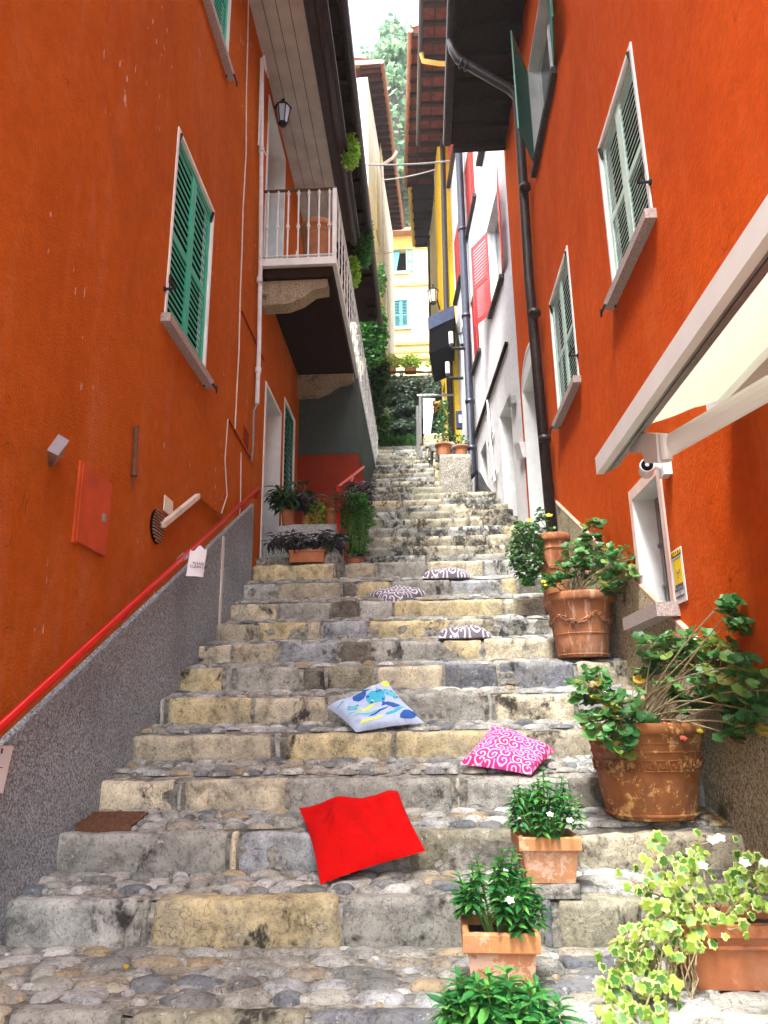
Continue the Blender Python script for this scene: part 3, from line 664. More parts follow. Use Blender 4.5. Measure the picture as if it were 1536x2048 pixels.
for (yb, x1) in ((GY0+.12, -1.08), (10.75, -1.0)):
    m = MB(); zt = gz-.24; prof = [(XL, -.34), (XL+.32, -.33), (XL+.5, -.26), (XL+.66, -.14), (x1, -.12), (x1, 0), (XL, 0)]
    m.hexa([(x, yb, zt+z) for x, z in prof], [(x, yb+.22, zt+z) for x, z in prof]); m.build('stone_bracket', M['rc_tan'], bal)
# projecting lower house behind
m = MB(); m.box(XL, -.95, 10.95, 17.2, .5, 4.02, 0); m.box(XL, -.945, 10.94, 17.2, 4.02, gz-.24, 1); m.build('lower_wing', [M['red_d'], M['greygreen']], house)  # both wall tones lowered to paint in the gallery's shade
# eaves of the red house
ZS = 8.36; xo = onZ(640, 210, ZS).x
m = MB(); nb = 4; w = (xo-XL)/nb
for k_ in range(nb): m.box(XL+w*k_+.004, XL+w*(k_+1)-.006, -2., 11.6, ZS, ZS+.02)  # eave slabs here run on unseen behind the camera, added to block light
m.box(xo-.004, xo+.012, -2., 11.6, ZS-.02, ZS+.1)
m.build('soffit_boards', M['soffit'], house)
m = MB(); m.box(XL, xo+.3, -2., 11.6, ZS+.03, ZS+.12); 
gx = onZ(672, 245, ZS+.05).x; m.tube([(gx, .8, ZS+.03), (gx, 11.7, ZS+.03)], .06, 10); m.box(xo+.013, gx-.05, .8, 11.6, ZS-.0, ZS+.029)
m.build('gutter', M['gutter'], house)
Z2 = 8.75; g2 = onZ(717, 280, Z2).x
m = MB()
m.box(XL-.3, g2-.04, -2., 15.2, Z2+.05, Z2+.12, 0)
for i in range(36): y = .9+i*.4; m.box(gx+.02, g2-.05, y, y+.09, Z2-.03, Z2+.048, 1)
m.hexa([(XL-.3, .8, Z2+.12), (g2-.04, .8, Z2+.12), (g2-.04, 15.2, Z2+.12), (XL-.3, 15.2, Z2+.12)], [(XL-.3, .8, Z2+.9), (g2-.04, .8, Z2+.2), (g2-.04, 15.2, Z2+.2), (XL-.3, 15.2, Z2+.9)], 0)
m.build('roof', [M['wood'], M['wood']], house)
m = MB(); m.tube([(g2, .8, Z2+.05), (g2, 15.3, Z2+.05)], .07, 12); m.build('gutter', M['gutter'], house)
# ------------------------------------------------------------ RIGHT RED HOUSE
rh = thing('orange_red_house', 'tall bright orange red house with pale mint shutters on the right of the stairs', 'house', (XR+2, 5, -1))
r1 = hole_px(WR, [(1268, 85), (1200, 292), (1232, 590), (1297, 452)])
r2 = hole_px(WR, [(1139, 490), (1103, 600), (1118, 845), (1153, 770)])
r3 = [WR.az(1112, 160)[0], WR.az(1072, 320)[0], WR.az(1105, 175)[1], 7.98]
lw = hole_px(WR, [(1316, 958), (1269, 990), (1288, 1232), (1346, 1212)])
ar = [8.0, 9.22, 1.6, 4.55]
m = MB(); facade(m, WR.P, WR.D, 9.5, -2.4, 9.1, [(*r1, .08), (*r2, .08), (*r3, .3), (*lw, .24), (*ar, .4)], N=WR.N)
m.build('wall', [M['red_r'], M['white'], M['dark']], rh)
window(rh, WR, *r1, 'mint', border=.035, lab='large window with closed pale mint shutters', n=12, duty=.2)
window(rh, WR, *r2, 'mint', border=.035, lab='smaller window with closed pale mint shutters by the downpipe', n=12, duty=.2)
window(rh, WR, *r3, 'dgreen', border=.02, closed=False, opens=(2.95, .42), lab='upper window with dark green shutters swung open', n=15, duty=.75, hooks=False, sillm='slate', sillx=.06, sillh=.09)
# low window
A0, A1, Z0, Z1 = lw
f = MB()
for (x0, x1, y0, y1) in ((A0-.07, A0, Z0, Z1+.08), (A1, A1+.07, Z0, Z1+.08), (A0, A1, Z1, Z1+.08)):
    f.hexa([WR.at(x0, y0, 0), WR.at(x1, y0, 0), WR.at(x1, y0, .012), WR.at(x0, y0, .012)], [WR.at(x0, y1, 0), WR.at(x1, y1, 0), WR.at(x1, y1, .012), WR.at(x0, y1, .012)])
w = f.build('window', M['pinkwhite'], rh); w['label'] = 'low window recess with pink border and granite sill'
f = MB()
for (x0, x1, y0, y1) in ((A0, A0+.06, Z0, Z1), (A1-.06, A1, Z0, Z1), (A0+.06, A1-.06, Z0, Z0+.05), (A0+.06, A1-.06, Z1-.05, Z1)):
    f.hexa([WR.at(x0, y0, -.2), WR.at(x1, y0, -.2), WR.at(x1, y0, -.15), WR.at(x0, y0, -.15)], [WR.at(x0, y1, -.2), WR.at(x1, y1, -.2), WR.at(x1, y1, -.15), WR.at(x0, y1, -.15)])
for zz in (Z0+.2, Z1-.35): f.tube([WR.at(A1-.03, zz, -.15), WR.at(A1-.03, zz, -.13)], .018, 10)
f.build('casement_frame', M['grey'], w)
f = MB(); f.quad(WR.at(A0, Z0, -.18), WR.at(A1, Z0, -.18), WR.at(A1, Z1, -.18), WR.at(A0, Z1, -.18)); f.build('pane', M['glass'], w)
f = MB(); f.obox(WR.at(A0-.12, Z0-.085, -.15), WR.D*(A1-A0+.2), WR.N*(.29), V((0, 0, .085))); f.build('sill', M['granite'], w)
# arched doorway border
f = MB(); A0, A1, Z0, Z1 = ar
f.hexa([WR.at(A1, Z0, 0), WR.at(A1+.05, Z0, 0), WR.at(A1+.05, Z0, .012), WR.at(A1, Z0, .012)], [WR.at(A1, Z1, 0), WR.at(A1+.05, Z1, 0), WR.at(A1+.05, Z1, .012), WR.at(A1, Z1, .012)])
n = 14; c = (A0+A1)/2; r = (A1-A0)/2
for i in range(n):
    t0, t1 = math.pi*i/n, math.pi*(i+1)/n
    q = [(c-r*math.cos(t0), Z1+r*.5*math.sin(t0)), (c-r*math.cos(t1), Z1+r*.5*math.sin(t1)), (c-(r+.05)*math.cos(t1), Z1+(r*.5+.05)*math.sin(t1)), (c-(r+.05)*math.cos(t0), Z1+(r*.5+.05)*math.sin(t0))]
    f.hexa([WR.at(a, z, .001) for a, z in q], [WR.at(a, z, .014) for a, z in q])
    q = [(c-r*math.cos(t0), Z1+r*.5*math.sin(t0)), (c-r*math.cos(t1), Z1+r*.5*math.sin(t1)), (c-r*math.cos(t1), Z1), (c-r*math.cos(t0), Z1)]
    f.add([WR.at(a, z, .003) for a, z in q], [(0, 1, 2, 3)])
dd = f.build('arched_door', M['white'], rh)
f = MB(); f.obox(WR.at(A0, Z0, -.38), WR.D*(A1-A0), WR.N*.04, V((0, 0, Z1-Z0))); f.build('door_leaf', M['whitep'], dd)
# plinth
qa = onX(1530, 1402, XR); qb = onX(1112, 999, XR); k2 = (qb.z-qa.z)/(qb.y-qa.y); z2 = lambda Y: qa.z+k2*(Y-qa.y)
f = MB(); ye = ar[0]+.8-.04
f.hexa([(XR, .8, -2.4), (XR-.035, .8, -2.4), (XR-.035, ye, -2.4), (XR, ye, -2.4)], [(XR, .8, z2(.8)-.01), (XR-.028, .8, z2(.8)-.02), (XR-.028, ye, z2(ye)-.02), (XR, ye, z2(ye)-.01)], 0)
f.build('plinth', M['rc_tan'], rh)
f = MB(); f.hexa([(XR, .8, z2(.8)-.02), (XR-.0295, .8, z2(.8)-.028), (XR-.0295, ye, z2(ye)-.028), (XR, ye, z2(ye)-.02)], [(XR, .8, z2(.8)-.001), (XR-.029, .8, z2(.8)-.01), (XR-.029, ye, z2(ye)-.01), (XR, ye, z2(ye)-.001)], 0)
f.build('plinth_trim', M['trim'], rh)
# eave
ZE = onX(1014, 262, XR).z-.02; xg = onZ(900, 140, ZE).x; YE = onZ(912, 288, ZE).y
f = MB(); f.box(XR+.001, XR+3, -2., .799, -2.4, 9.1); f.build('wall', M['red_r'], rh)  # unseen right wall length, added to keep sky light off the near steps
f = MB(); f.box(xg+.06, XR+.5, -2., YE, ZE, ZE+.1, 0)  # near end lengthened out of view to cut light on the foreground
for i in range(22): y = 1.+i*.43; f.box(xg+.1, XR, y, y+.1, ZE-.09, ZE-.002, 1)
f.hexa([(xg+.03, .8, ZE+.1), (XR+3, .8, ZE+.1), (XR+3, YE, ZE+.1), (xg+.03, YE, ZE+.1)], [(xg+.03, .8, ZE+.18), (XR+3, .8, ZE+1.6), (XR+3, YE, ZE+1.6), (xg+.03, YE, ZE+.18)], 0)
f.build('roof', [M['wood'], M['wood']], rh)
f = MB(); f.tube([(xg, .8, ZE+.03), (xg, YE, ZE+.03)], .07, 12); f.build('gutter', M['gutter'], rh)
f = MB(); o = .1
pp = [V((xg+.0, onZ(905, 125, ZE).y, ZE-.02)), onX(912, 140, xg+.03)+V((0, 0, -.0))]
P1 = V((xg+.02, pp[0].y, ZE-.35)); P2 = V((XR-o, onX(1035, 185, XR-o).y, onX(1035, 185, XR-o).z)); P3 = WR.hit(1058, 560, o); P4 = WR.hit(1104, 1062, o)
P1.y = P2.y; pp[0].y = P2.y
f.tube([pp[0], P1+V((0, 0, .15)), P1+V((.06, 0, 0)), P2+V((-.1, 0, .06)), P2+V((0, 0, -.1)), P3, P4], .062, 14)
for t in (.25, .55, .82):
    c = P2.lerp(P4, t); f.tube([c-V((0, 0, .03)), c+V((0, 0, .03))], .072, 14)
for t in (.12, .2): c = P1.lerp(P2, t); f.tube([c, c+(P2-P1).normalized()*.02], .066, 14)
f.build('downpipe', M['gutter'], rh, smooth=True)
# ------------------------------------------------------------ WHITE HOUSE
wh = thing('white_house', 'lilac white house with coral red shutters and a dark blue downpipe', 'house', (3.5, 13, 0))
def wpx(x, y, o=0.): return WW.hit(x, y, o)
LW = 6.7
def span(x1, y1, x0, y0): return WW.az(x1, y1), WW.az(x0, y0)
(aN, zs), (aF, _) = span(1006, 556, 984, 632)
hA = (aN, aF, zs+.02, zs+1.75, .22)
(bN, zb), (bF, _) = span(925, 552, 914, 600); hB = (bN, bF, zb, zb+1.7, .1)
(cN, zc), (cF, _) = span(952, 392, 934, 465); hC = (cN, cF, zc, zc+1.75, .1)
(dN, zd), (dF, _) = span(961, 700, 949, 759); hD = (dN, dF, zd, zd+1.6, .1)
(eN, ze), (eF, _) = span(912, 298, 899, 358); hE = (eN, eF, ze, ze+1.7, .1)
(gN, zg), (gF, _) = span(975, 268, 964, 302); hG = (gN, gF, zg, zg+1.6, .1)
jN = WW.az(1023, 835)[0]; jF = WW.az(999, 836)[0]; hJ = (jN, jF, 1.6, WW.az(999, 834)[1], .4)
kN = WW.az(973, 900)[0]; kF = WW.az(961, 906)[0]; hK = (kN, kF, 3.4, WW.az(961, 906)[1], .3)
wins = [hA, hB, hC, hD, hG]
print('white holes', [tuple(round(v, 2) for v in h) for h in (hA, hB, hC, hD, hE, hG, hJ, hK)])
f = MB(); facade(f, WW.P, WW.D, LW, -1, 15.0, [hA, hC, hD, hJ, hK], N=WW.N)
f.build('wall', [M['whitep'], M['white'], M['dark']], wh)
window(wh, WW, *hA[:4], 'redsh', border=.0, closed=False, duty=.8, opens=(2.98, 2.72), lab='window with coral shutters swung open', hooks=False, sillm='slate', n=12)
window(wh, WW, *hC[:4], 'redsh', duty=.7, border=.01, lab='high window with closed coral shutters', hooks=False, sillm='slate', n=12)
window(wh, WW, *hD[:4], 'redsh', duty=.7, border=.01, lab='lower window with closed coral shutters', hooks=False, sillm='slate', n=12)
for h, nm in ((hB, 'coral shuttered window behind the blue downpipe'), (hE, 'highest coral shuttered window')):
    window(wh, Wall(WW.P+WW.N*.03, WW.D, WW.N), *h[:4], 'redsh', duty=.7, border=.02, lab=nm, hooks=False, sillm='slate', n=10)
f = MB(); f.obox(WW.at(gN-.1, zg-.1, 0), WW.D*(gF-gN+.2), WW.N*.12, V((0, 0, .1))); f.build('sill', M['slate'], wh)
f = MB(); f.bar(wpx(1013, 686, .03), wpx(949, 876, .03), .05, .05); f.build('cable_duct', M['wood'], wh)
f = MB(); f.tube([wpx(975, 800, .04), wpx(982, 890, .04), wpx(990, 962, .04)], .022, 8)
f.tube([wpx(978, 890, .03), wpx(986, 862, .03)], .02, 6); f.tube([wpx(984, 960, .03), wpx(993, 938, .03)], .02, 6); f.build('gas_pipe', M['whitep'], wh)
f = MB(); p0 = wpx(917, 292, .12); p1 = wpx(946, 948, .12); f.tube([p0+V((0, 0, 1.)), p0, p0.lerp(p1, .5), p1, p1+V((-.12, -.02, -.1)), p1+V((-.26, -.02, -.12))], .085, 14)
for t in (.28, .55, .8, .93): c = p0.lerp(p1, t); f.tube([c-V((0, 0, .04)), c+V((0, 0, .04))], .1, 12)
f.build('downpipe', M['bluepipe'], wh, smooth=True)
f = MB(); f.hexa([wpx(*q, .001) for q in ((948, 940), (975, 985), (1013, 1060), (1017, 1085), (985, 1085), (950, 1010))], [wpx(*q, .012) for q in ((948, 932), (973, 972), (1011, 1030), (1019, 1045), (1018, 1040), (1000, 1015))]) if False else None
def patch(W, pts, t, mat, name, par):
    f = MB(); f.hexa([W.hit(x, y, .001) for x, y in pts], [W.hit(x, y, .001)+W.N*t for x, y in pts]); return f.build(name, M[mat], par)
patch(WW, [(950, 935), (963, 948), (975, 972), (986, 985), (1001, 1003), (1008, 1040), (1012, 1062), (1000, 1100), (950, 1100)], .01, 'rc_dark', 'damp_patch', wh)
f = MB(); c = wpx(1046, 900, 0); f.hexa([wpx(1040, 890), wpx(1052, 884), wpx(1054, 914), wpx(1043, 920)], [wpx(1040, 890)+WW.N*.1, wpx(1052, 884)+WW.N*.1, wpx(1054, 914)+WW.N*.06, wpx(1043, 920)+WW.N*.06]); f.build('letter_box', M['whitep'], wh)
f = MB(); f.hexa([wpx(1024, 800), wpx(1031, 790), wpx(1033, 806), wpx(1026, 814)], [wpx(1024, 800)+WW.N*.08, wpx(1031, 790)+WW.N*.08, wpx(1033, 806)+WW.N*.08, wpx(1026, 814)+WW.N*.08]); f.build('doorbell_box', M['grey'], wh)
# eaves helper
def eave(par, ax, ay, bx, by, z, win, matu='tile', gm='orangeboard', tiles=True, r=.07, nr=None, up=.5, wide=3.):
    """underside from outer edge A(near)->B(far) to a parallel line `win` metres inwards (+x if win>0)"""
    A = V((ax, ay, z)); B = V((bx, by, z)); d = (B-A).normalized(); nn = V((d.y, -d.x, 0))*(1 if win > 0 else -1); w = abs(win)
    f = MB(); f.hexa([A, B, B+nn*w, A+nn*w], [A+V((0, 0, .1)), B+V((0, 0, .1)), B+nn*w+V((0, 0, .1)), A+nn*w+V((0, 0, .1))], 0)
    L = (B-A).length; n = nr or int(L/.45)
    for i in range(n+1):
        q = A+d*(L-.08)*i/n+nn*.04; f.obox(q-V((0, 0, .10)), d*.08, nn*(w-.04), V((0, 0, .098)), 1)
    if tiles:
        for j in range(3):
            q = A+nn*(w*(j+.6)/3)-V((0, 0, .035)); f.obox(q, d*L, nn*.03, V((0, 0, .03)), 1)
    f.hexa([A+V((0, 0, .1)), B+V((0, 0, .1)), B+nn*wide+V((0, 0, .1)), A+nn*wide+V((0, 0, .1))], [A+V((0, 0, .16)), B+V((0, 0, .16)), B+nn*wide+V((0, 0, up*wide)), A+nn*wide+V((0, 0, up*wide))], 0)
    f.build('roof', [M[matu], M['wood']], par)
    f = MB(); f.tube([A-d*.05+V((0, 0, .03)), B+d*.05+V((0, 0, .03))], r, 10); f.build('gutter', M[gm], par)
zW = onY(839, 288, 16.7).z; e1 = onY(837, 288, 16.7); e0 = onZ(846, -80, zW)
eave(wh, e0.x, e0.y, e1.x, e1.y, zW, 1.4, 'tile', 'gutter')
f = MB(); q0 = onZ(843, 105, zW); f.tube([q0+V((0, 0, -.02)), q0+V((.03, 0, -.25)), q0+V((.4, 0, -.35)), q0+V((.9, 0, -.4))], .055, 10); f.build('swan_neck_pipe', M['ochre'], wh, smooth=True)
# ------------------------------------------------------------ YELLOW HOUSE
yh = thing('yellow_house', 'bright yellow house with a brown downpipe behind the white house', 'house', (3, 18.5, 4))
WY = Wall(WW.at(LW, 0, .12), WW.D, WW.N); aY = WY.az(873, 500)[0]
f = MB(); yd = (aY-.9, aY-.2, 6.6, 9.0, .2)
facade(f, WY.P, WY.D, aY, -1, 16.6, [yd], N=WY.N); f.build('wall', [M['yellow'], M['pale'], M['dark']], yh)
f = MB(); p0 = WY.hit(885, 290, .1); p1 = WY.hit(893, 620, .1); f.tube([p0+V((0, 0, .6)), p0, p1, p1+V((0, 0, -4))], .075, 10); f.build('downpipe', M['gutter'], yh, smooth=True)
zY = onY(811, 372, 20.4).z; e1 = onY(811, 372, 20.4); e0 = onZ(821, 66, zY)
eave(yh, e0.x, e0.y, e1.x, e1.y, zY, 1.6, 'tile', 'orangeboard')
WP = Wall(WY.at(aY, 0, -.12), WY.D, WY.N)
pale = thing('pale_yellow_house', 'pale yellow house with a striped eave beyond the bright yellow house', 'house', (3, 23, 5))
aP = WP.az(857, 480)[0] if WP.az(857, 480)[0] > 1 else 5.5
aP = min(aP, 7.)
f = MB(); facade(f, WP.P, WP.D, aP, 2, 17.6, [], N=WP.N); f.build('wall', [M['pale'], M['pale'], M['dark']], pale)
yp = WP.at(aP, 0).y; e1 = onY(828, 491, yp); e0 = onZ(820, 378, e1.z)
eave(pale, e0.x, e0.y, e1.x, e1.y, e1.z, .9, 'wood', 'ochre', tiles=False, up=.4)
f = MB(); f.tube([WP.hit(857, 480, .06), WP.hit(861, 700, .06)], .04, 8); f.build('downpipe', M['gutter'], pale)
# ------------------------------------------------------------ CREAM HOUSE (left, far)
ch = thing('cream_house', 'tall cream house with a brown boarded eave rising behind the balcony', 'house', (-3, 20, 5))
CD = V((.059, .998, 0)).normalized(); cz1 = onY(735, 154, 17.5).z
cp = onY(735, 154, 17.5); WC = Wall((cp.x, 17.5, 0), CD, (CD.y, -CD.x, 0))
f = MB(); facade(f, WC.P, WC.D, 7.4, 2, cz1, [], N=WC.N, thick=5.); f.build('wall', [M['cream'], M['cream'], M['dark']], ch)
ee1 = onY(806, 455, WC.at(7.6, 0).y); zc_ = ee1.z; ee0 = onZ(764, 128, zc_)
ww = .66
eave(ch, ee0.x, ee0.y, ee1.x, ee1.y, zc_, -ww*1., 'tile', 'orangeboard', tiles=False, nr=26, up=.3, wide=2.5)
f = MB(); f.box(ee0.x-3, ee0.x+.02, ee0.y-.02, ee0.y+.1, zc_, zc_+.16); f.build('fascia', M['orangeboard'], ch)
for (xa, ya, xb, yb) in ((752, 385, 757, 420), (752, 460, 756, 480), (760, 330, 764, 345)):
    f = MB(); (a0, z0) = WC.az(xa, ya); (a1, z1) = WC.az(xb, yb); f.obox(WC.at(a0, min(z0, z1), 0), WC.D*.8, WC.N*.03, V((0, 0, 1.3))); f.build('window', M['pale'], ch)
f = MB(); f.tube([WC.hit(764, 330, .07), WC.hit(772, 560, .07), WC.hit(775, 700, .07)], .045, 8); f.tube([WC.hit(764, 330, .07), WC.hit(764, 330, .07)+V((.35, 0, .25)), WC.hit(764, 330, .07)+V((.5, 0, .5))], .05, 8); f.build('downpipe', M['paleboard'], ch)
# ------------------------------------------------------------ FAR FACADE
fh = thing('far_yellow_house', 'pale yellow house closing the alley with teal shutters', 'house', (0, 32, 12))
YF = 30.
def fp(x, y, o=0.): return onY(x, y, YF-o)
WF = Wall(fp(760, 600)*1., (1, 0, 0), (0, -1, 0)); WF.P = V((fp(760, 600).x, YF, 0))
u1 = hole_px(WF, [(786, 498), (812, 498), (786, 545), (812, 545)]); u2 = hole_px(WF, [(788, 600), (816, 600), (788, 655), (816, 655)])
ztop = fp(800, 466).z
f = MB(); facade(f, WF.P, WF.D, fp(900, 600).x-WF.P.x, 4, ztop-.9, [(*u1, .3), (*u2, .1)], N=WF.N, thick=6)
f.build('wall', [M['pale'], M['white'], M['dark']], fh)
f = MB(); f.box(WF.P.x, fp(900, 600).x, YF-.04, YF+.3, ztop-.899, ztop-.2); f.build('frieze', M['ochre'], fh)
f = MB(); f.box(WF.P.x-.2, fp(900, 600).x, YF-.45, YF+6, ztop-.198, ztop-.02); f.build('roof', M['orangeboard'], fh)
for yy, t in ((570, .06), (688, .08), (703, .05), (717, .1)): f = MB(); z = fp(820, yy).z; f.box(WF.P.x, fp(900, 600).x, YF-t, YF-.001, z-.06, z+.06); f.build('string_course', M['ochre'], fh)
f = MB(); x0, x1, y0, y1 = u2
for q in (u1, u2): w = MB(); w.obox(WF.at(q[0]-.15, q[2]-.1, 0), WF.D*(q[1]-q[0]+.3), WF.N*.12, V((0, 0, .1))); w.build('sill', M['white'], fh)
f = MB(); f.obox(WF.at(u1[0]-.05, u1[3], .0), WF.D*(u1[1]-u1[0]+.1), WF.N*.03, V((0, 0, .06))); w1 = f.build('window', M['white'], fh)
f = MB(); leafsh(f, WF, u1[1]+.02, u1[1]+.02+(u1[1]-u1[0])*.55, u1[2], u1[3], .02, n1=8, n2=8); f.build('shutter', M['teal'], w1)
f = MB(); f.hexa([WF.at(u1[0], u1[2], -.1), WF.at(u1[0]+.12, u1[2], -.1), WF.at(u1[0]+.12, u1[2], -.06), WF.at(u1[0], u1[2], -.06)], [WF.at(u1[0], u1[3], -.1), WF.at(u1[0]+.35, u1[3], -.1), WF.at(u1[0]+.35, u1[3], -.06), WF.at(u1[0], u1[3], -.06)]); f.build('curtain', M['teal'], w1)
f = MB(); f.obox(WF.at(u2[0]-.05, u2[3], .0), WF.D*(u2[1]-u2[0]+.1), WF.N*.03, V((0, 0, .06))); w2 = f.build('window', M['white'], fh)
mm = (u2[0]+u2[1])/2
for q0, q1 in ((u2[0], mm-.01), (mm+.01, u2[1])): f = MB(); leafsh(f, WF, q0, q1, u2[2], u2[3], -.02, n1=9, n2=9); f.build('shutter', M['teal'], w2)
# hillside
hs = MB(); vs = []; fs = []
for j in range(13):
    for i in range(17):
        X = -60+i*7.5; Y = 37+j*4; z = 12+max(0, j-.2)*4.6+noise.noise(V((X*.1, Y*.1, 0)))*2; vs.append((X, Y, z))
for j in range(12):
    for i in range(16): a = j*17+i; fs.append((a, a+1, a+18, a+17))
hs.add(vs, fs); struct(hs.build('hillside', M['bark'], smooth=True))
# ------------------------------------------------------------ cushions
def cushion(corners, th, matn, label, px_pts=None, sag=0., decos=None, n=30, round_=.0, wr=.012):
    """corners: near-left, near-right, far-right, far-left world points"""
    a, b, c, d = [V(p) for p in corners]; N = (b-a).cross(d-a).normalized()
    if N.z < 0: N = -N
    f = MB(); f.uv = {}
    def S(u, v, top=1):
        # pinched sides between pointed corners
        pu = 1-.05*math.sin(math.pi*v); pv = 1-.05*math.sin(math.pi*u)
        uu = .5+(u-.5)*pu; vv = .5+(v-.5)*pv
        p = (a*(1-uu)+b*uu)*(1-vv)+(d*(1-uu)+c*uu)*vv
        e = min(u, 1-u, v, 1-v)*2; prof = (max(0, (1-(2*u-1)**4))*max(0, (1-(2*v-1)**4)))**.55
        w = noise.noise(V((u*3+th*90, v*3, 7)))*wr*3*prof+noise.noise(V((u*9, v*7+th*50, 2)))*wr*prof
        h = (th*prof+w) if top else -th*.18*prof
        return p+N*(h+.006)-V((0, 0, sag*((1-v)**2)))
    for side in (1, 0):
        o = len(f.v)
        for j in range(n+1):
            for i in range(n+1):
                f.v.append(tuple(S(i/n, j/n, side))); f.uv[len(f.v)-1] = (i/n*(b-a).length*2.2, j/n*(d-a).length*2.2)
        for j in range(n):
            for i in range(n):
                k = o+j*(n+1)+i; q = (k, k+1, k+n+2, k+n+1); f.f.append(q if side else q[::-1]); f.m.append(0)
    mats = [M[matn]]
    if decos:
        mats += [M[k] for k in ('f1', 'f2', 'f3', 'f4')]
        for (u, v, L, H, ang, mi, kind) in decos:
            pts = []
            if kind == 'fish':
                prof = [(-.5, 0), (-.36, .28), (-.1, .48), (.15, .38), (.33, .1), (.5, .38), (.46, 0), (.5, -.38), (.33, -.1), (.15, -.38), (-.1, -.48), (-.36, -.28)]
            elif kind == 'wave':
                prof = [(-.5, 0), (-.3, .35), (-.05, .3), (.2, .5), (.5, .3), (.3, .05), (.05, -.1), (-.2, -.1)]
            else: prof = [(.5*math.cos(2*math.pi*k/14), .5*math.sin(2*math.pi*k/14)) for k in range(14)]
            pr2 = []
            for k in range(len(prof)):
                x0, y0 = prof[k]; x1, y1 = prof[(k+1) % len(prof)]
                for t in (0, .5): pr2.append(((x0+(x1-x0)*t)*1.25, (y0+(y1-y0)*t)*1.3))
            rings = []
            for s_ in (1., .66, .33):
                rings.append([(u+(x*L*math.cos(ang)-y*H*math.sin(ang))*s_, v+(x*L*math.sin(ang)+y*H*math.cos(ang))*s_) for x, y in pr2])
            o = len(f.v); cnt = len(pr2)
            for rg in rings:
                for (x, y) in rg: f.v.append(tuple(S(min(.99, max(.01, x)), min(.99, max(.01, y)))+N*.0022))
            f.v.append(tuple(S(u, v)+N*.0022))
            for r_ in range(2):
                for k in range(cnt): f.f.append((o+r_*cnt+k, o+r_*cnt+(k+1) % cnt, o+(r_+1)*cnt+(k+1) % cnt, o+(r_+1)*cnt+k)); f.m.append(1+mi if not (kind == 'fish' and r_ == 0 and k % 4 == 3) else 2)
            for k in range(cnt): f.f.append((o+2*cnt+k, o+2*cnt+(k+1) % cnt, o+3*cnt)); f.m.append(1+mi)
    ob = f.build('cushion', mats, None, smooth=True, origin=(a+b+c+d)/4)
    tag(ob, label, 'cushion', 'cushions scattered on the steps'); return ob
cushion([onY(641, 1752, 3.70), onY(851, 1686, 3.84), onY(796, 1584, 4.25), onY(598, 1618, 4.16)], .05, 'c_red', 'large plain scarlet cushion draped over the edge of a lower step', sag=.04, wr=.022)
fd = [(.62, .62, .3, .26, .5, 0, 'fish'), (.45, .82, .26, .16, .45, 1, 'fish'), (.2, .55, .2, .12, .3, 3, 'fish'), (.72, .36, .22, .12, 2.6, 1, 'fish'), (.86, .62, .2, .16, -1.1, 3, 'fish'),
      (.35, .42, .34, .09, .15, 2, 'wave'), (.3, .3, .36, .07, -.1, 3, 'wave'), (.48, .27, .3, .06, .1, 1, 'wave'), (.7, .2, .3, .08, .15, 0, 'wave'), (.3, .12, .34, .1, .05, 2, 'wave'), (.86, .12, .26, .12, .2, 1, 'fish'), (.93, .9, .1, .12, 0, 2, 'dot'), (.7, .86, .03, .04, 0, 2, 'dot'), (.52, .55, .03, .04, 0, 2, 'dot'), (.15, .4, .18, .06, 0, 3, 'wave'), (.1, .75, .14, .05, .2, 0, 'wave')]
cushion([onY(712, 1466, 4.90), onY(848, 1447, 4.98), onY(772, 1362, 5.22), onY(654, 1416, 5.06)], .06, 'c_fish', 'pale blue cushion printed with little fish, leaning on a step riser', decos=fd)
cushion([onY(918, 1530, 4.52), onY(1062, 1552, 4.45), onY(1111, 1503, 4.7), onY(985, 1452, 4.83)], .07, 'c_pink', 'magenta cushion with white swirls lying nearest the big peeling pot')
def flat(cx, cy, Y, w, dp, rot=0., z=None):
    c = onY(cx, cy, Y); r = []
    for (x, y) in ((-w, -dp), (w, -dp), (w, dp), (-w, dp)):
        p = V((c.x+x*math.cos(rot)-y*math.sin(rot), Y+x*math.sin(rot)+y*math.cos(rot), 0)); p.z = tread_z(p.y)+.012; r.append(p)
    return r
cushion(flat(928, 1275, 6.33, .23, .14, .03), .085, 'c_grey', 'grey swirl cushion lying flat, lowest and rightmost of the three grey ones', wr=.006)
cushion([onY(778, 1208, 7.2), onY(857, 1190, 7.4), onY(800, 1180, 7.52), onY(737, 1191, 7.42)], .075, 'c_grey', 'grey swirl cushion set cornerwise over the step edge, leftmost of the three grey ones', wr=.006)
cushion(flat(893, 1152, 7.8, .26, .14, -.04), .085, 'c_grey', 'grey swirl cushion lying flat, uppermost of the three grey ones', wr=.006)
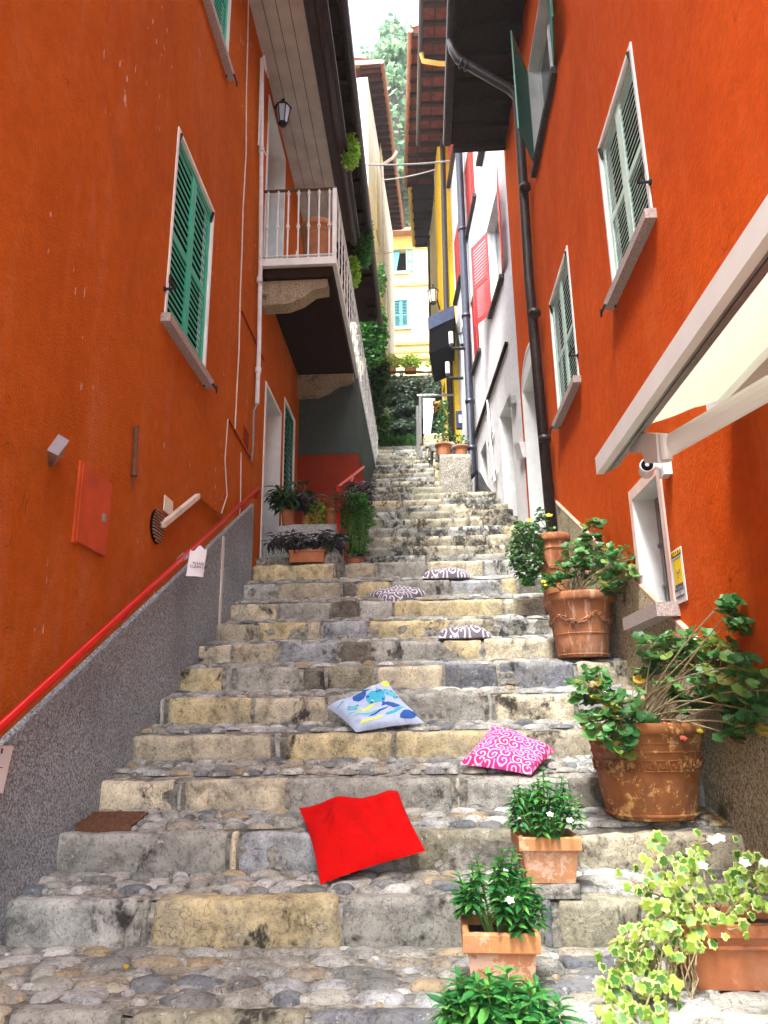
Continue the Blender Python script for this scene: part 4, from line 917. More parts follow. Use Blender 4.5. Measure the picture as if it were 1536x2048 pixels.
# ------------------------------------------------------------ leaves
def frame(n, az):
    n = V(n).normalized(); a = V((math.cos(az), math.sin(az), 0)); x = (a-n*a.dot(n))
    if x.length < .05: x = V((1, 0, 0)).cross(n)
    x.normalize(); return x, n.cross(x), n
def lf_round(f, p, n, az, r, m=0):
    x, y, n = frame(n, az); vs = [p-n*r*.25]; k = 12
    for i in range(k):
        a = 2*math.pi*i/k+.26; s = 1. if i % 2 else .86
        if i == k-1: s = .35
        vs.append(p+(x*math.cos(a)+y*math.sin(a))*r*s+n*r*(.12 if i % 2 else .02))
    f.add(vs, [(0, i+1, (i+1) % k+1) for i in range(k)], m)
def lf_lance(f, p, n, az, L, w=.36, m=0, droop=.25):
    x, y, n = frame(n, az); W = L*w*.5
    f.add([p, p+x*L*.3+y*W*.8+n*L*.05, p+x*L*.3-n*L*.02, p+x*L*.3-y*W*.8+n*L*.05, p+x*L*.62+y*W*.85-n*L*droop*.2, p+x*L*.62-n*L*(.04+droop*.25), p+x*L*.62-y*W*.85-n*L*droop*.2, p+x*L-n*L*droop],
          [(0, 2, 1), (0, 3, 2), (1, 2, 5, 4), (2, 3, 6, 5), (4, 5, 7), (5, 6, 7)], m)
def lf_ivy(f, p, n, az, r, m0=0, m1=1):
    x, y, n = frame(n, az)
    ang = [0, .42, .85, 1.3, 1.75, 2.35, math.pi]; rad = [1.0, .72, .86, .64, .74, .62, .3]
    o = [(rad[i]*math.cos(a), rad[i]*math.sin(a)) for i, a in enumerate(ang)]; o += [(q[0], -q[1]) for q in o[-2:0:-1]]
    k = len(o); vs = [p]+[p+(x*a+y*b)*r*.66+n*r*.02 for a, b in o]+[p+(x*a+y*b)*r-n*r*.1 for a, b in o]
    f.add(vs[:k+1], [(0, i+1, (i+1) % k+1) for i in range(k)], m0)
    f.add(vs[1:], [(i, k+i, k+(i+1) % k, (i+1) % k) for i in range(k)], m1)
def lf_small(f, p, n, az, r, m=0):
    x, y, n = frame(n, az); f.add([p, p+x*r*.5+y*r*.42, p+x*r-n*r*.15, p+x*r*.5-y*r*.42], [(0, 1, 2, 3)], m)
def flower(f, p, r, m=0, n=(0, -.6, .8)):
    x, y, n = frame(n, rnd.uniform(0, 6)); 
    for k in range(5):
        a = 2*math.pi*k/5; d = x*math.cos(a)+y*math.sin(a); e = x*math.cos(a+.55)+y*math.sin(a+.55); g = x*math.cos(a-.55)+y*math.sin(a-.55)
        f.add([p, p+g*r*.7, p+d*r, p+e*r*.7], [(0, 1, 2, 3)], m)
def ru(a, b): return rnd.uniform(a, b)
def upn(t=.7): return V((ru(-t, t), ru(-t, t)-.35, 1))
def stemto(f, a, b, r, bend=.12, n=5):
    a, b = V(a), V(b); L = (b-a).length; off = V((ru(-1, 1), ru(-1, 1), ru(-.3, .3)))*bend*L
    f.tube([a+(b-a)*t+off*math.sin(math.pi*t)+V((0, 0, 1))*bend*.6*L*math.sin(math.pi*t) for t in [i/n for i in range(n+1)]], [r*(1-.45*i/n) for i in range(n+1)], 5, cap=False)
# ------------------------------------------------------------ pots
def pot(root, c, R0, R1, H, mat, rim=.045, rimh=.07, bands=(), deco=None, soilz=None, n=44):
    f = MB(); prof = [(0.001, 0), (R0*.96, 0), (R0, .012)]
    ns = 12; hb = H-rimh
    for i in range(1, ns+1): t = i/ns; prof.append((R0+(R1-rim-R0)*(t**.85), .012+(hb-.012)*t))
    for b in bands: pass
    prof += [(R1-.006, hb+.004), (R1, hb+.018), (R1, H-.02), (R1-.008, H-.004), (R1-.022, H), (R1-.04, H-.012), (R1-.045, H-.09), (.001, H-.09)]
    f.lathe(c, prof, n)
    for t, r in bands:
        rr = R0+(R1-rim-R0)*(t**.85); f.lathe(c, [(rr-.004, hb*t-r), (rr+r*.8, hb*t-r*.5), (rr+r*.8, hb*t+r*.5), (rr-.004, hb*t+r)], n)
    if deco == 'key':
        t = .64; 
        def P(a, z, e): rr = R0+(R1-rim-R0)*((z/hb)**.85)+e; return V(c)+V((rr*math.cos(a), rr*math.sin(a), z))
        K = 26; s = .0085
        for k in range(K):
            a0 = 2*math.pi*k/K; da = 2*math.pi/K; zz = hb*t
            segs = [((0, 0), (0, 1)), ((0, 1), (.78, 1)), ((.78, 1), (.78, .3)), ((.78, .3), (.36, .3)), ((.36, .3), (.36, .65)), ((0, 0), (1, 0))]
            for (q0, q1) in segs:
                p0 = P(a0+da*q0[0], zz+(q0[1]-.5)*.052, .004); p1 = P(a0+da*q1[0], zz+(q1[1]-.5)*.052, .004)
                out = V((math.cos(a0), math.sin(a0), 0)); f.bar(p0, p1, .007, .008, up=out)
    if deco == 'garland':
        rr = lambda z: R0+(R1-rim-R0)*((z/hb)**.85)
        for k in range(420):
            a = ru(0, 2*math.pi); ph = (a*5/(2*math.pi)) % 1; z = hb*(.78-.16*math.sin(math.pi*ph))+ru(-.016, .016)
            r_ = rr(z)+.003; p = V(c)+V((r_*math.cos(a), r_*math.sin(a), z)); s = ru(.008, .017)
            f.lathe(p-V((0, 0, s*.6)), [(s*.4, 0), (s, s*.5), (s*.5, s*1.1), (.0005, s*1.2)], 6)
    body = f.build('pot', M[mat], root, smooth=False)
    for p in body.data.polygons: p.use_smooth = True
    g = MB(); g.lathe(V(c)+V((0, 0, (soilz or H-.05)-.02)), [(.001, .025), (R1*.6, .028), (R1-.05, .02), (R1-.05, 0)][::-1], 24); g.build('soil', M['soil'], root)
def geranium(root, base, clusters, r=.03, nl=14, spread=.07, stemr=.008, dry=.05, flowers=()):
    L = MB(); S = MB()
    for (x, y, z, s) in clusters:
        p = V((x, y, z)); b = V(base)+V((ru(-.1, .1), ru(-.08, .08), 0))
        stemto(S, b, p, stemr, ru(.05, .16), 7)
        for k in range(int(nl*s)):
            q = p+V((ru(-1, 1), ru(-1, 1), ru(-.7, .8)))*spread*s
            S.tube([p-(p-b)*.06, (p+q)/2+V((0, 0, .008)), q], .0018, 4, cap=False)
            isd = rnd.random() < dry*.35; D = MB() if isd else L; lf_round(D, q, upn(.8), ru(0, 6.3), r*ru(.6, 1.25))
            if isd: D.build('dry_leaf', M['lf_dry'], root)
    L.build('foliage', M['lf_ger'], root, smooth=False)
    S.build('stem', M['stem'], root)
    for (p, m_, rr) in flowers: g = MB(); flower(g, V(p), rr, 0); flower(g, V(p)+V((0, -.004, .004)), rr*.7, 0); g.build('flower', M[m_], root)
PG = 'potted plants standing on the steps'
# big peeling pot
cz_ = tread_z(4.22)+.012; bc = onZ(1302, 1632, cz_); bc.y = 4.24; bc = onY(1302, 1612, 4.24); bc.z = tread_z(4.1)+.012
R1 = 113/F*4.15
bp = thing('potted_geranium', 'big bulging terracotta pot with peeling orange paint, a key pattern band and a leggy geranium', 'potted plant', tuple(bc), PG)
pot(bp, bc, .225, R1+.005, .475, 'tc_worn', rim=.03, rimh=.06, bands=((.80, .008), (.06, .01), (.9, .006)), deco='key')
def P4(x, y, Y): return onY(x, y, Y)
cl = []
for (x, y, Y, s) in [(1180, 1372, 4.0, 1.1), (1215, 1410, 4.0, 1.2), (1240, 1440, 3.95, 1.), (1200, 1455, 3.95, 1.), (1195, 1350, 4.1, .6), (1250, 1405, 4.2, 1.1), (1310, 1290, 4.2, 1.1), (1330, 1320, 4.25, 1.1), (1385, 1290, 4.3, 1.3), (1380, 1330, 4.3, .9), (1410, 1350, 4.1, .8),
                      (1340, 1380, 4.1, .7), (1380, 1410, 4.1, .9), (1430, 1360, 4.2, 1.1), (1455, 1340, 4.2, 1.2), (1480, 1380, 4.15, 1.1), (1490, 1330, 4.2, .7), (1500, 1420, 4.1, .9), (1455, 1420, 4.1, .8), (1465, 1470, 4.15, .5), (1515, 1375, 4, 1.), (1440, 1310, 4.2, .9), (1400, 1320, 4.2, .8), (1350, 1300, 4.2, .9), (1500, 1450, 4., .6), (1290, 1450, 4.05, .6), (1280, 1350, 4.3, .5), (1230, 1470, 3.93, .8), (1245, 1500, 3.9, .5)]:
    p = P4(x, y, Y); 
    p = onX(x, y, XR-.11) if p.x > XR-.11 else p
    cl.append((p.x, p.y, p.z, s))
for (x, y, Y) in ((1455, 1195, 4.25), (1462, 1215, 4.25), (1468, 1240, 4.2), (1475, 1255, 4.2)):
    p = onX(x, y, XR-.07); cl.append((p.x, p.y, p.z, .5))
geranium(bp, bc+V((0, 0, .43)), cl, r=.042, nl=20, spread=.085, dry=.06, stemr=.006, flowers=[(P4(1412, 1365, 4.0), 'petal_y', .022), (P4(1367, 1476, 3.92), 'petal_r', .022), (P4(1405, 1385, 4.), 'petal_r', .02), (P4(1428, 1388, 4.), 'petal_y', .016), (P4(1400, 1462, 3.95), 'petal_y', .018), (P4(1330, 1448, 3.98), 'petal_r', .02)])
# garland pot
gc = onY(1166, 1300, 5.95); gc.z = tread_z(5.95)+.01
gp = thing('potted_geranium', 'flared terracotta pot with lime streaked garland relief and a bushy geranium beside the tan plinth', 'potted plant', tuple(gc), PG)
gh = 120/F*5.9+.02
pot(gp, gc, .19, .285, gh, 'tc_drip', rim=.035, rimh=.075, bands=((.42, .006), (.05, .008)), deco='garland')
cl = []
for (x, y, Y, s) in [(1190, 1045, 6., .5), (1185, 1065, 6.0, .7), (1180, 1090, 6.0, .9), (1150, 1110, 6.0, .9), (1165, 1120, 5.9, 1.), (1205, 1110, 6.1, 1.), (1230, 1130, 6.1, 1.2), (1215, 1150, 6.0, 1.2), (1240, 1110, 6.15, .8), (1130, 1140, 5.9, .8), (1115, 1160, 5.8, .8), (1100, 1165, 5.8, .6), (1190, 1140, 5.9, 1.), (1225, 1170, 5.9, .9), (1160, 1090, 6., .7), (1250, 1145, 6.1, .8)]:
    p = P4(x, y, Y); p = onX(x, y, XR-.1) if p.x > XR-.1 else p; cl.append((p.x, p.y, p.z, s))
geranium(gp, gc+V((0, 0, gh-.05)), cl, r=.042, nl=24, spread=.1, stemr=.007, dry=.03, flowers=[(P4(1087, 1163, 5.7), 'petal_y', .024), (P4(1174, 1143, 5.7), 'petal_r', .016), (P4(1092, 1170, 5.75), 'petal_y', .02)])
# tall back pot with trailing bush
tc = onY(1113, 1180, 7.0); tc.z = tread_z(7.0)+.01; tH = onY(1113, 1070, 7.0).z-tc.z
tp = thing('potted_ivy', 'tall terracotta pot with dark ivy spilling down its left side, below the dark downpipe', 'potted plant', tuple(tc), PG)
pot(tp, tc, .11, .165, tH, 'tc_drip', rim=.02, rimh=.08, bands=((.9, .01), (.5, .006)), deco='garland')
L = MB(); S = MB()
for k in range(1900):
    t = rnd.random(); x = 1052+ru(-1, 1)*(34 if t < .85 else 20); y = 1045+t*125; w = math.sin(math.pi*min(1, max(.05, (y-1030)/150)))**.5
    p = onY(1052+(x-1052)*w+(4 if y > 1140 else 0), y, 6.85+ru(-.16, .16)); lf_small(L, p, upn(1.), ru(0, 6.3), ru(.02, .05))
for k in range(14): S.tube([tc+V((ru(-.1, .05), ru(-.1, .1), tH-.03)), onY(1068, 1050+ru(-10, 10), 6.9), onY(1052+ru(-20, 20), 1090+ru(-20, 70), 6.85)], .004, 4, cap=False)
for (x, y) in ((1085, 1020), (1090, 1040), (1078, 1035), (1100, 1062)):
    q = onY(x, y, 6.9); S.tube([tc+V((0, 0, tH-.03)), q], .004, 4, cap=False)
    for k in range(7): lf_round(L, q+V((ru(-.05, .05), ru(-.05, .05), ru(-.04, .04))), upn(), ru(0, 6), .03)
L.build('foliage', M['lf_bush'], tp); S.build('stem', M['gstem'], tp)
for (x, y) in ((1098, 1030), (1060, 1040)): g = MB(); flower(g, onY(x, y, 6.7), .04); g.build('flower', M['petal_y'], tp)
# square pots with impatiens
def sqpot(root, c, w0, w1, H, rot=0.):
    f = MB(); ca, sa = math.cos(rot), math.sin(rot)
    def sq(w, z, inn=0): return [(c.x+x*w/2*ca-y*w/2*sa, c.y+x*w/2*sa+y*w/2*ca, c.z+z) for x, y in ((-1, -1), (1, -1), (1, 1), (-1, 1))]
    hr = H*.3
    f.hexa(sq(w0, 0), sq(w1-.03, H-hr), 0)
    o = len(f.v); A = [sq(w1-.03, H-hr), sq(w1-.004, H-hr), sq(w1, H-hr+.004), sq(w1, H-.006), sq(w1-.008, H), sq(w1-.045, H), sq(w1-.06, H-.06)]
    for s_ in A: f.v += s_
    for i in range(len(A)-1):
        for k in range(4): a = o+i*4+k; b = o+i*4+(k+1) % 4; f.f.append((a, b, b+4, a+4)); f.m.append(1)
    f.build('pot', [M['tc_new'], M['tc_band']], root)
    g = MB(); q = sq(w1-.055, H-.03); g.add(q, [(0, 1, 2, 3)]); g.build('soil', M['soil'], root)
def impatiens(root, c, rad, h, n, L=.055, flowers=()):
    f = MB(); S = MB()
    for k in range(n):
        a = ru(0, 6.28); rr = rad*math.sqrt(rnd.random()); top = V((c.x+rr*math.cos(a), c.y+rr*math.sin(a)*.85, c.z+h*(1-.55*(rr/rad)**2)*ru(.55, 1.05)))
        base = V((c.x+rr*.35*math.cos(a), c.y+rr*.35*math.sin(a), c.z-.03)); S.tube([base, (base+top)/2+V((0, 0, .01)), top], [.005, .004, .003], 5, cap=False)
        for lay, (cnt, ll, up) in enumerate(((4, .55, .9), (6, .9, .35), (6, 1.05, .0), (5, 1., -.2))):
            zz = top-V((0, 0, lay*.022))
            for j in range(cnt):
                az = 2*math.pi*j/cnt+lay*.5+ru(-.3, .3); nn = V((-math.cos(az)*up, -math.sin(az)*up, 1)).normalized()+V((ru(-.2, .2), ru(-.2, .2), 0))
                lf_lance(f, zz, nn, az, L*ll*ru(.8, 1.2), .42, 0, ru(.1, .4))
    f.build('foliage', M['lf_imp'], root); S.build('stem', M['gstem'], root)
    for p in flowers: g = MB(); flower(g, V(p), .017); g.build('flower', M['petal_w'], root)
q1 = onY(1097, 1785, 3.63); sl_ = MB(); q1.z = tread_z(3.63)+.045
sl_.block((q1.x-.13, q1.y-.13, q1.z-.06), (q1.x+.125, q1.y+.1, q1.z-.004), r=.01, amp=.006); 
tag(sl_.build('stone_slab', M['mortar'], smooth=True, origin=q1), 'small grey stone slab under the square pot on the upper of the two steps', 'stone slab')
sp = thing('potted_impatiens', 'highest square terracotta pot of green impatiens, standing on a grey slab', 'potted plant', tuple(q1), PG)
sH = onY(1097, 1675, 3.50).z-q1.z; sqpot(sp, q1, .205, .27, sH, .02)
impatiens(sp, q1+V((0, 0, sH)), .165, .27, 40, .052, [onY(1100, 1628, 3.45), onY(1140, 1640, 3.45)])
q2 = onY(1002, 1955, 2.98); q2.z = tread_z(2.98)+.01; sH = onY(1002, 1866, 2.86).z-q2.z
sp = thing('potted_impatiens', 'square terracotta pot with one white flower, just in front of the highest square pot', 'potted plant', tuple(q2), PG)
sqpot(sp, q2, .2, .265, sH, -.02); impatiens(sp, q2+V((0, 0, sH)), .165, .25, 42, .05, [onY(1020, 1800, 2.72)])
q3 = onY(1005, 2120, 2.42); q3.z = low[-1][1]+.02
sp = thing('potted_impatiens', 'leafy bright green impatiens at the bottom edge, nearest of the square pots', 'potted plant', tuple(q3), PG)
sH = .24; sqpot(sp, q3, .2, .265, sH, 0); impatiens(sp, q3+V((0, 0, sH-.02)), .19, max(.12, onY(1000, 1925, 2.4).z-q3.z-sH), 34, .07)
# ivy trough
it = onY(1390, 1985, 3.0); zb = it.z; 
ivy = thing('ivy_trough', 'rectangular terracotta trough overflowing with yellow green variegated ivy at the lower right corner', 'planter', (1.4, 3.15, zb), PG)
f = MB(); x0 = it.x+.0; x1 = x0+.62; y0, y1 = 3.0, 3.26; H = onY(1385, 1848, 3.).z-zb
def ring(e, z): return [(x0-e, y0-e, zb+z), (x1+e, y0-e, zb+z), (x1+e, y1+e, zb+z), (x0-e, y1+e, zb+z)]
A = [ring(-.02, 0), ring(0, H*.62), ring(.012, H*.63), ring(.012, H*.68), ring(.004, H*.7), ring(.008, H*.8), ring(.025, H*.82), ring(.025, H), ring(-.012, H), ring(-.02, H-.06)]
for s_ in A: f.v += s_
for i in range(len(A)-1):
    for k in range(4): a = i*4+k; b = i*4+(k+1) % 4; f.f.append((a, b, b+4, a+4)); f.m.append(0)
f.f.append((3, 2, 1, 0)); f.m.append(0); f.build('trough', M['tc_smooth'], ivy)
g = MB(); g.add(ring(-.018, H-.04), [(0, 1, 2, 3)]); g.build('soil', M['soil'], ivy)
L = MB(); S = MB()
def ivyspray(pts, n, sp, r):
    pts = [onY(x, y, Y) for x, y, Y in pts]; S.tube(pts, .0035, 5, cap=False)
    for k in range(n):
        t = rnd.random()*(len(pts)-1); i = int(t); p = pts[i].lerp(pts[i+1], t-i)+V((ru(-1, 1), ru(-1, 1), ru(-1, 1)))*sp
        lf_ivy(L, p, V((ru(-.8, .8), -1.1, ru(-.1, 1.))), ru(0, 6.3), r*1.1*ru(.6, 1.2))
for pts, n, sp_, r in [([(1420, 1850, 3.1), (1380, 1790, 3.0), (1330, 1740, 3.0), (1300, 1700, 3.05)], 36, .06, .032), ([(1450, 1850, 3.1), (1410, 1760, 3.05), (1400, 1690, 3.1), (1440, 1680, 3.1)], 20, .05, .026), ([(1420, 1850, 3.05), (1340, 1820, 2.95), (1290, 1850, 2.9), (1270, 1900, 2.9), (1260, 1950, 2.9)], 46, .055, .036),
                     ([(1400, 1860, 3.05), (1330, 1870, 2.92), (1320, 1930, 2.9), (1300, 1990, 2.85), (1280, 2045, 2.8)], 44, .055, .036), ([(1290, 1850, 2.9), (1240, 1880, 2.85), (1215, 1890, 2.8)], 5, .02, .03), ([(1300, 1880, 2.9), (1225, 1940, 2.85), (1225, 2000, 2.8), (1240, 2048, 2.8)], 26, .04, .036),
                     ([(1250, 1990, 2.8), (1230, 2040, 2.75), (1290, 2060, 2.7)], 22, .05, .04), ([(1430, 1850, 3.05), (1480, 1800, 3.0), (1520, 1770, 3.0), (1560, 1790, 3.0)], 34, .07, .034), ([(1430, 1830, 3.15), (1470, 1760, 3.1), (1530, 1740, 3.1)], 22, .06, .032), ([(1400, 1850, 3.0), (1370, 1780, 2.95), (1350, 1760, 2.95)], 24, .07, .034), ([(1440, 1850, 3.), (1460, 1860, 2.97), (1500, 1850, 2.95)], 8, .04, .03),
                     ([(1390, 1850, 3.), (1360, 1850, 2.95), (1340, 1960, 2.9), (1330, 2010, 2.9)], 16, .05, .034), ([(1340, 1800, 3.), (1290, 1780, 3.0), (1262, 1760, 3.0)], 12, .04, .028)]: ivyspray(pts, int(n*1.3), sp_*1.05, r*.85)
for k in range(16):
    x = 1290+ru(0, 100); pp_ = [onY(x+ru(-8, 8), 1900+j*30, 2.93+ru(-.03, .03)) for j in range(6)]; S.tube(pp_, .0028, 4, cap=False)
L.build('foliage', [M['lf_ivy'], M['lf_ivyedge']], ivy); S.build('stem', M['stem'], ivy)
for (x, y) in ((1440, 1675), (1425, 1680), (1530, 1725), (1490, 1725), (1405, 1730)): g = MB(); flower(g, onY(x, y, 2.95), .022); g.build('flower', M['petal_w'], ivy)
rk = MB(); rk.block((x0-.12, 2.72, zb-.45), (XR, 3.34, zb-.006), r=.06, res=.05, amp=.02); struct(rk.build('boulder_step', M['st_gry'], smooth=True))
# ------------------------------------------------------------ small things on steps and walls
f = MB(); gq = [onZ(x, y, 0) for x, y in ()]
Yg0, Yg1 = 4.06, 4.3; pl_ = onY(150, 1657, Yg0); pr_ = onY(262, 1657, Yg0); ql = onY(188, 1625, Yg1); qr = onY(297, 1625, Yg1)
for p in (pl_, pr_): p.z = tread_z(Yg0)+.014
for p in (ql, qr): p.z = tread_z(Yg1)+.014
f.hexa([pl_-V((0, 0, .04)), pr_-V((0, 0, .04)), qr-V((0, 0, .04)), ql-V((0, 0, .04))], [pl_, pr_, qr, ql])
for i in range(11):
    for j in range(7):
        u = (i+.5+(j % 2)*.3)/11.6; v = (j+.5)/7; p = (pl_*(1-u)+pr_*u)*(1-v)+(ql*(1-u)+qr*u)*v; f.box(p.x-.012, p.x+.012, p.y-.007, p.y+.007, p.z-.001, p.z+.007)
tag(f.build('drain_cover', M['rust'], origin=pl_), 'rusty brown iron drain cover let into the cobbles at the left', 'drain cover')
def slabq(name, W, pts, t0, t1, mat, label, cat):
    f = MB(); qslab(f, W, pts, t0, t1); return tag(f.build(name, mat, origin=W.hit(*pts[0], t0)), label, cat)
def text_mesh(s, size, o, u, v, mat, name, parent, off=.002, depth=.0008):
    cu = bpy.data.curves.new(name, 'FONT'); cu.body = s; cu.size = size; cu.extrude = depth; cu.align_x = 'CENTER'; cu.align_y = 'CENTER'; cu.space_line = .9
    to = bpy.data.objects.new('tmp', cu); C.objects.link(to); dg = bpy.context.evaluated_depsgraph_get(); me = bpy.data.meshes.new_from_object(to.evaluated_get(dg))
    bpy.data.objects.remove(to); u = V(u).normalized(); v = V(v).normalized(); n = u.cross(v)
    base = OFF[parent.name]
    for q in me.vertices: q.co = V(o)+u*q.co.x+v*q.co.y+n*(q.co.z+off)-base
    me.materials.clear(); me.materials.append(M[mat]); ob = bpy.data.objects.new(name, me); C.objects.link(ob); ob.parent = parent; OFF[name] = base; return ob
# notice hanging on the handrail
a = WL.hit(372, 1152, .14); b = onY(402, 1157, a.y+.02); topz = onY(376, 1098, a.y).z
nt = thing('paper_notice', 'white paper sleeve tied to the red handrail with two loops', 'notice', tuple(a))
base = V((a.x-.0, a.y, a.z)); Hn = topz-a.z; U = V((b.x-a.x, .07, 0)); W_ = U.length; U.normalize(); Nn = V((U.y, -U.x, 0))
f = MB()
for i in range(8):
    t0, t1 = i/8, (i+1)/8; P_ = lambda t, h: base+U*W_*t+Nn*(.022*math.sin(t*math.pi)*(1-.4*h))+V((0, 0, Hn*h))+U*(.02*h)+V((0, 0, (.03*t-.02*math.sin(t*9))*h))
    for h0, h1 in ((0, .5), (.5, 1)): f.quad(P_(t0, h0), P_(t1, h0), P_(t1, h1), P_(t0, h1))
f.build('sheet', M['paper'], nt, smooth=True)
for dy in (.3, .75):
    f = MB(); c = base+U*W_*dy+V((0, 0, Hn)); rl = V((XL+.09, c.y, ra.z+k_rail*(c.y-ra.y))); f.tube([c+V((0, 0, -.01)), rl+V((.035, 0, .0)), rl+V((0, 0, .035)), rl+V((-.034, 0, 0)), rl+V((0, 0, -.03)), c+V((.004, 0, -.01))], .0022, 5)
    f.build('tie', M['c_fish'], nt)
text_mesh('PLEASE\nCLEAN UP', .028, base+U*W_*.62+Nn*.028+V((0, 0, Hn*.4)), U, (0, 0, 1), 'ink', 'lettering', nt, .004)
f = MB(); e = [WL.hit(x, y, .06) for x, y in ((-40, 1590), (5, 1585), (26, 1492), (-22, 1490))]
pn = thing('paper_notice', 'white sheet cut by the left edge, fixed to the grey plinth', 'notice', tuple(e[0])); f.hexa(e, [p+V((.003, 0, 0)) for p in e]); f.build('sheet', M['paper'], pn)
f = MB(); f.bar(WL.hit(3, 1507, .066), WL.hit(5, 1497, .066), .006, .004, up=(1, 0, 0)); f.bar(WL.hit(-6, 1508, .066), WL.hit(-3, 1497, .066), .006, .004, up=(1, 0, 0)); f.bar(WL.hit(-12, 1535, .066), WL.hit(5, 1535, .066), .003, .004, up=(1, 0, 0)); f.build('lettering', M['ink'], pn)
# video surveillance sign
sg = thing('warning_sign', 'white warning sign with a black header and yellow picture panel beside the low window', 'sign', tuple(WR.hit(1340, 1150)))
sa = [WR.hit(x, y, .01) for x, y in ((1341, 1107), (1362, 1090), (1373, 1199), (1353, 1211))]
Yn = (sa[1].y+sa[2].y)/2; Yf = (sa[0].y+sa[3].y)/2; zt = (sa[0].z+sa[1].z)/2+.0; zb_ = (sa[2].z+sa[3].z)/2; Xs = XR-.006
f = MB(); f.box(Xs-.004, Xs, Yn, Yf, zb_, zt); f.build('board', M['plastic'], sg)
h_ = zt-zb_; w_ = Yf-Yn
f = MB(); f.box(Xs-.006, Xs-.0045, Yn+w_*.05, Yf-w_*.05, zt-h_*.13, zt-h_*.03); f.build('header', M['black'], sg)
f = MB(); f.box(Xs-.006, Xs-.0045, Yn+w_*.12, Yf-w_*.16, zt-h_*.66, zt-h_*.19); f.box(Xs-.0065, Xs-.0061, Yn+w_*.12, Yf-w_*.16, zt-h_*.195, zt-h_*.185, 1); f.box(Xs-.0065, Xs-.0061, Yn+w_*.12, Yf-w_*.16, zt-h_*.665, zt-h_*.655, 1)
f.tube([(Xs-.0065, Yf-w_*.4, zt-h_*.38), (Xs-.0065, Yf-w_*.46, zt-h_*.44), (Xs-.0065, Yf-w_*.6, zt-h_*.45), (Xs-.0065, Yf-w_*.7, zt-h_*.4)], .0025, 5, 1); f.tube([(Xs-.0065, Yf-w_*.5, zt-h_*.5), (Xs-.0065, Yf-w_*.5, zt-h_*.54)], .003, 5, 1)
f.build('picture_panel', [M['yellowsign'], M['ink']], sg)
text_mesh('ZTOOOK', .042, (Xs-.006, (Yn+Yf)/2, zt-h_*.08), (0, -1, 0), (0, 0, 1), 'yellowsign', 'lettering', sg)
text_mesh('DISATTIVATE\nVIDEOSORVEGL.\nE\nMONITORATO', .023, (Xs-.0045, (Yn+Yf)/2, zt-h_*.79), (0, -1, 0), (0, 0, 1), 'ink', 'lettering', sg)
# floodlight
fl = thing('flood_light', 'small flood light with a blue grey glass face above the red meter cupboard', 'wall lamp', tuple(px(115, 900)))
f = MB(); c = px(116, 905, .07); f.hexa([px(96, 925, .0), px(104, 935, .0), px(124, 915, .0), px(110, 900, .0)], [px(95, 901, .15), px(116, 911, .15), px(137, 882, .15), px(117, 869, .15)]); f.build('housing', M['grey'], fl)
f = MB(); f.hexa([px(94, 900, .152), px(116, 911, .152), px(139, 881, .152), px(117, 868, .152)], [px(94, 900, .165), px(116, 911, .165), px(139, 881, .165), px(117, 868, .165)]); f.build('glass_face', M['silver'], fl)
# balcony lantern
def lantern(c, s, label, W, glassm='silver', arm=True, frame_='iron'):
    t = thing('wall_lantern', label, 'lantern', tuple(c)); c = V(c)
    def hexring(r, z): return [c+V((r*math.cos(k*math.pi/3), r*math.sin(k*math.pi/3), z)) for k in range(6)]
    f = MB(); f.hexa(hexring(s*.5, s*.55), hexring(s*.1, s*.85)); f.hexa(hexring(s*.12, s*.85), hexring(s*.05, s*1.0)); f.hexa(hexring(s*.22, -s*.62), hexring(s*.28, -s*.5)); f.hexa(hexring(s*.05, -s*.75), hexring(s*.2, -s*.62))
    a_, b_ = hexring(s*.26, -s*.5), hexring(s*.42, s*.55)
    for k in range(6): f.tube([a_[k], b_[k]], s*.03, 5)
    if arm: f.tube([c+V((0, 0, s*.9)), c+V((0, 0, s*1.15)), W], s*.06, 6)
    f.build('lantern_frame', M[frame_], t); g = MB(); g.hexa(hexring(s*.24, -s*.5), hexring(s*.4, s*.54)); g.build('glass', M[glassm], t); return t
lc = px(566, 232, .2); lantern(lc, .24, 'black six sided lantern hanging under the white boards by the balcony door', px(548, 215, .0))
lc = WW.hit(925, 680, .2); lantern(lc, .22, 'dark lantern behind the blue downpipe on the white house', WW.hit(930, 640, 0))
lc = WY.hit(866, 594, .25); lantern(lc, .36, 'white glass street lantern on the left edge of the bright yellow house', WY.hit(880, 620, 0), 'plastic')
for (x, y, h, lb, Wn) in ((902, 676, 22, 'short white tube lamp below the black awning', WY), (895, 736, 20, 'lower white tube lamp on a dark bracket by the yellow wall', WY)):
    c = Wn.hit(x, y, .35); t = thing('tube_lamp', lb, 'wall lamp', tuple(c)); f = MB(); f.tube([c+V((0, 0, -.14)), c+V((0, 0, .14))], .05, 10); f.build('tube', M['plastic'], t)
    f = MB(); f.tube([c+V((0, 0, -.22)), c+V((0, 0, -.14))], .045, 8); f.tube([c+V((0, 0, -.25)), c+V((0, 0, -.25))-Wn.N*.35], .035, 8); f.build('bracket', M['iron'], t)
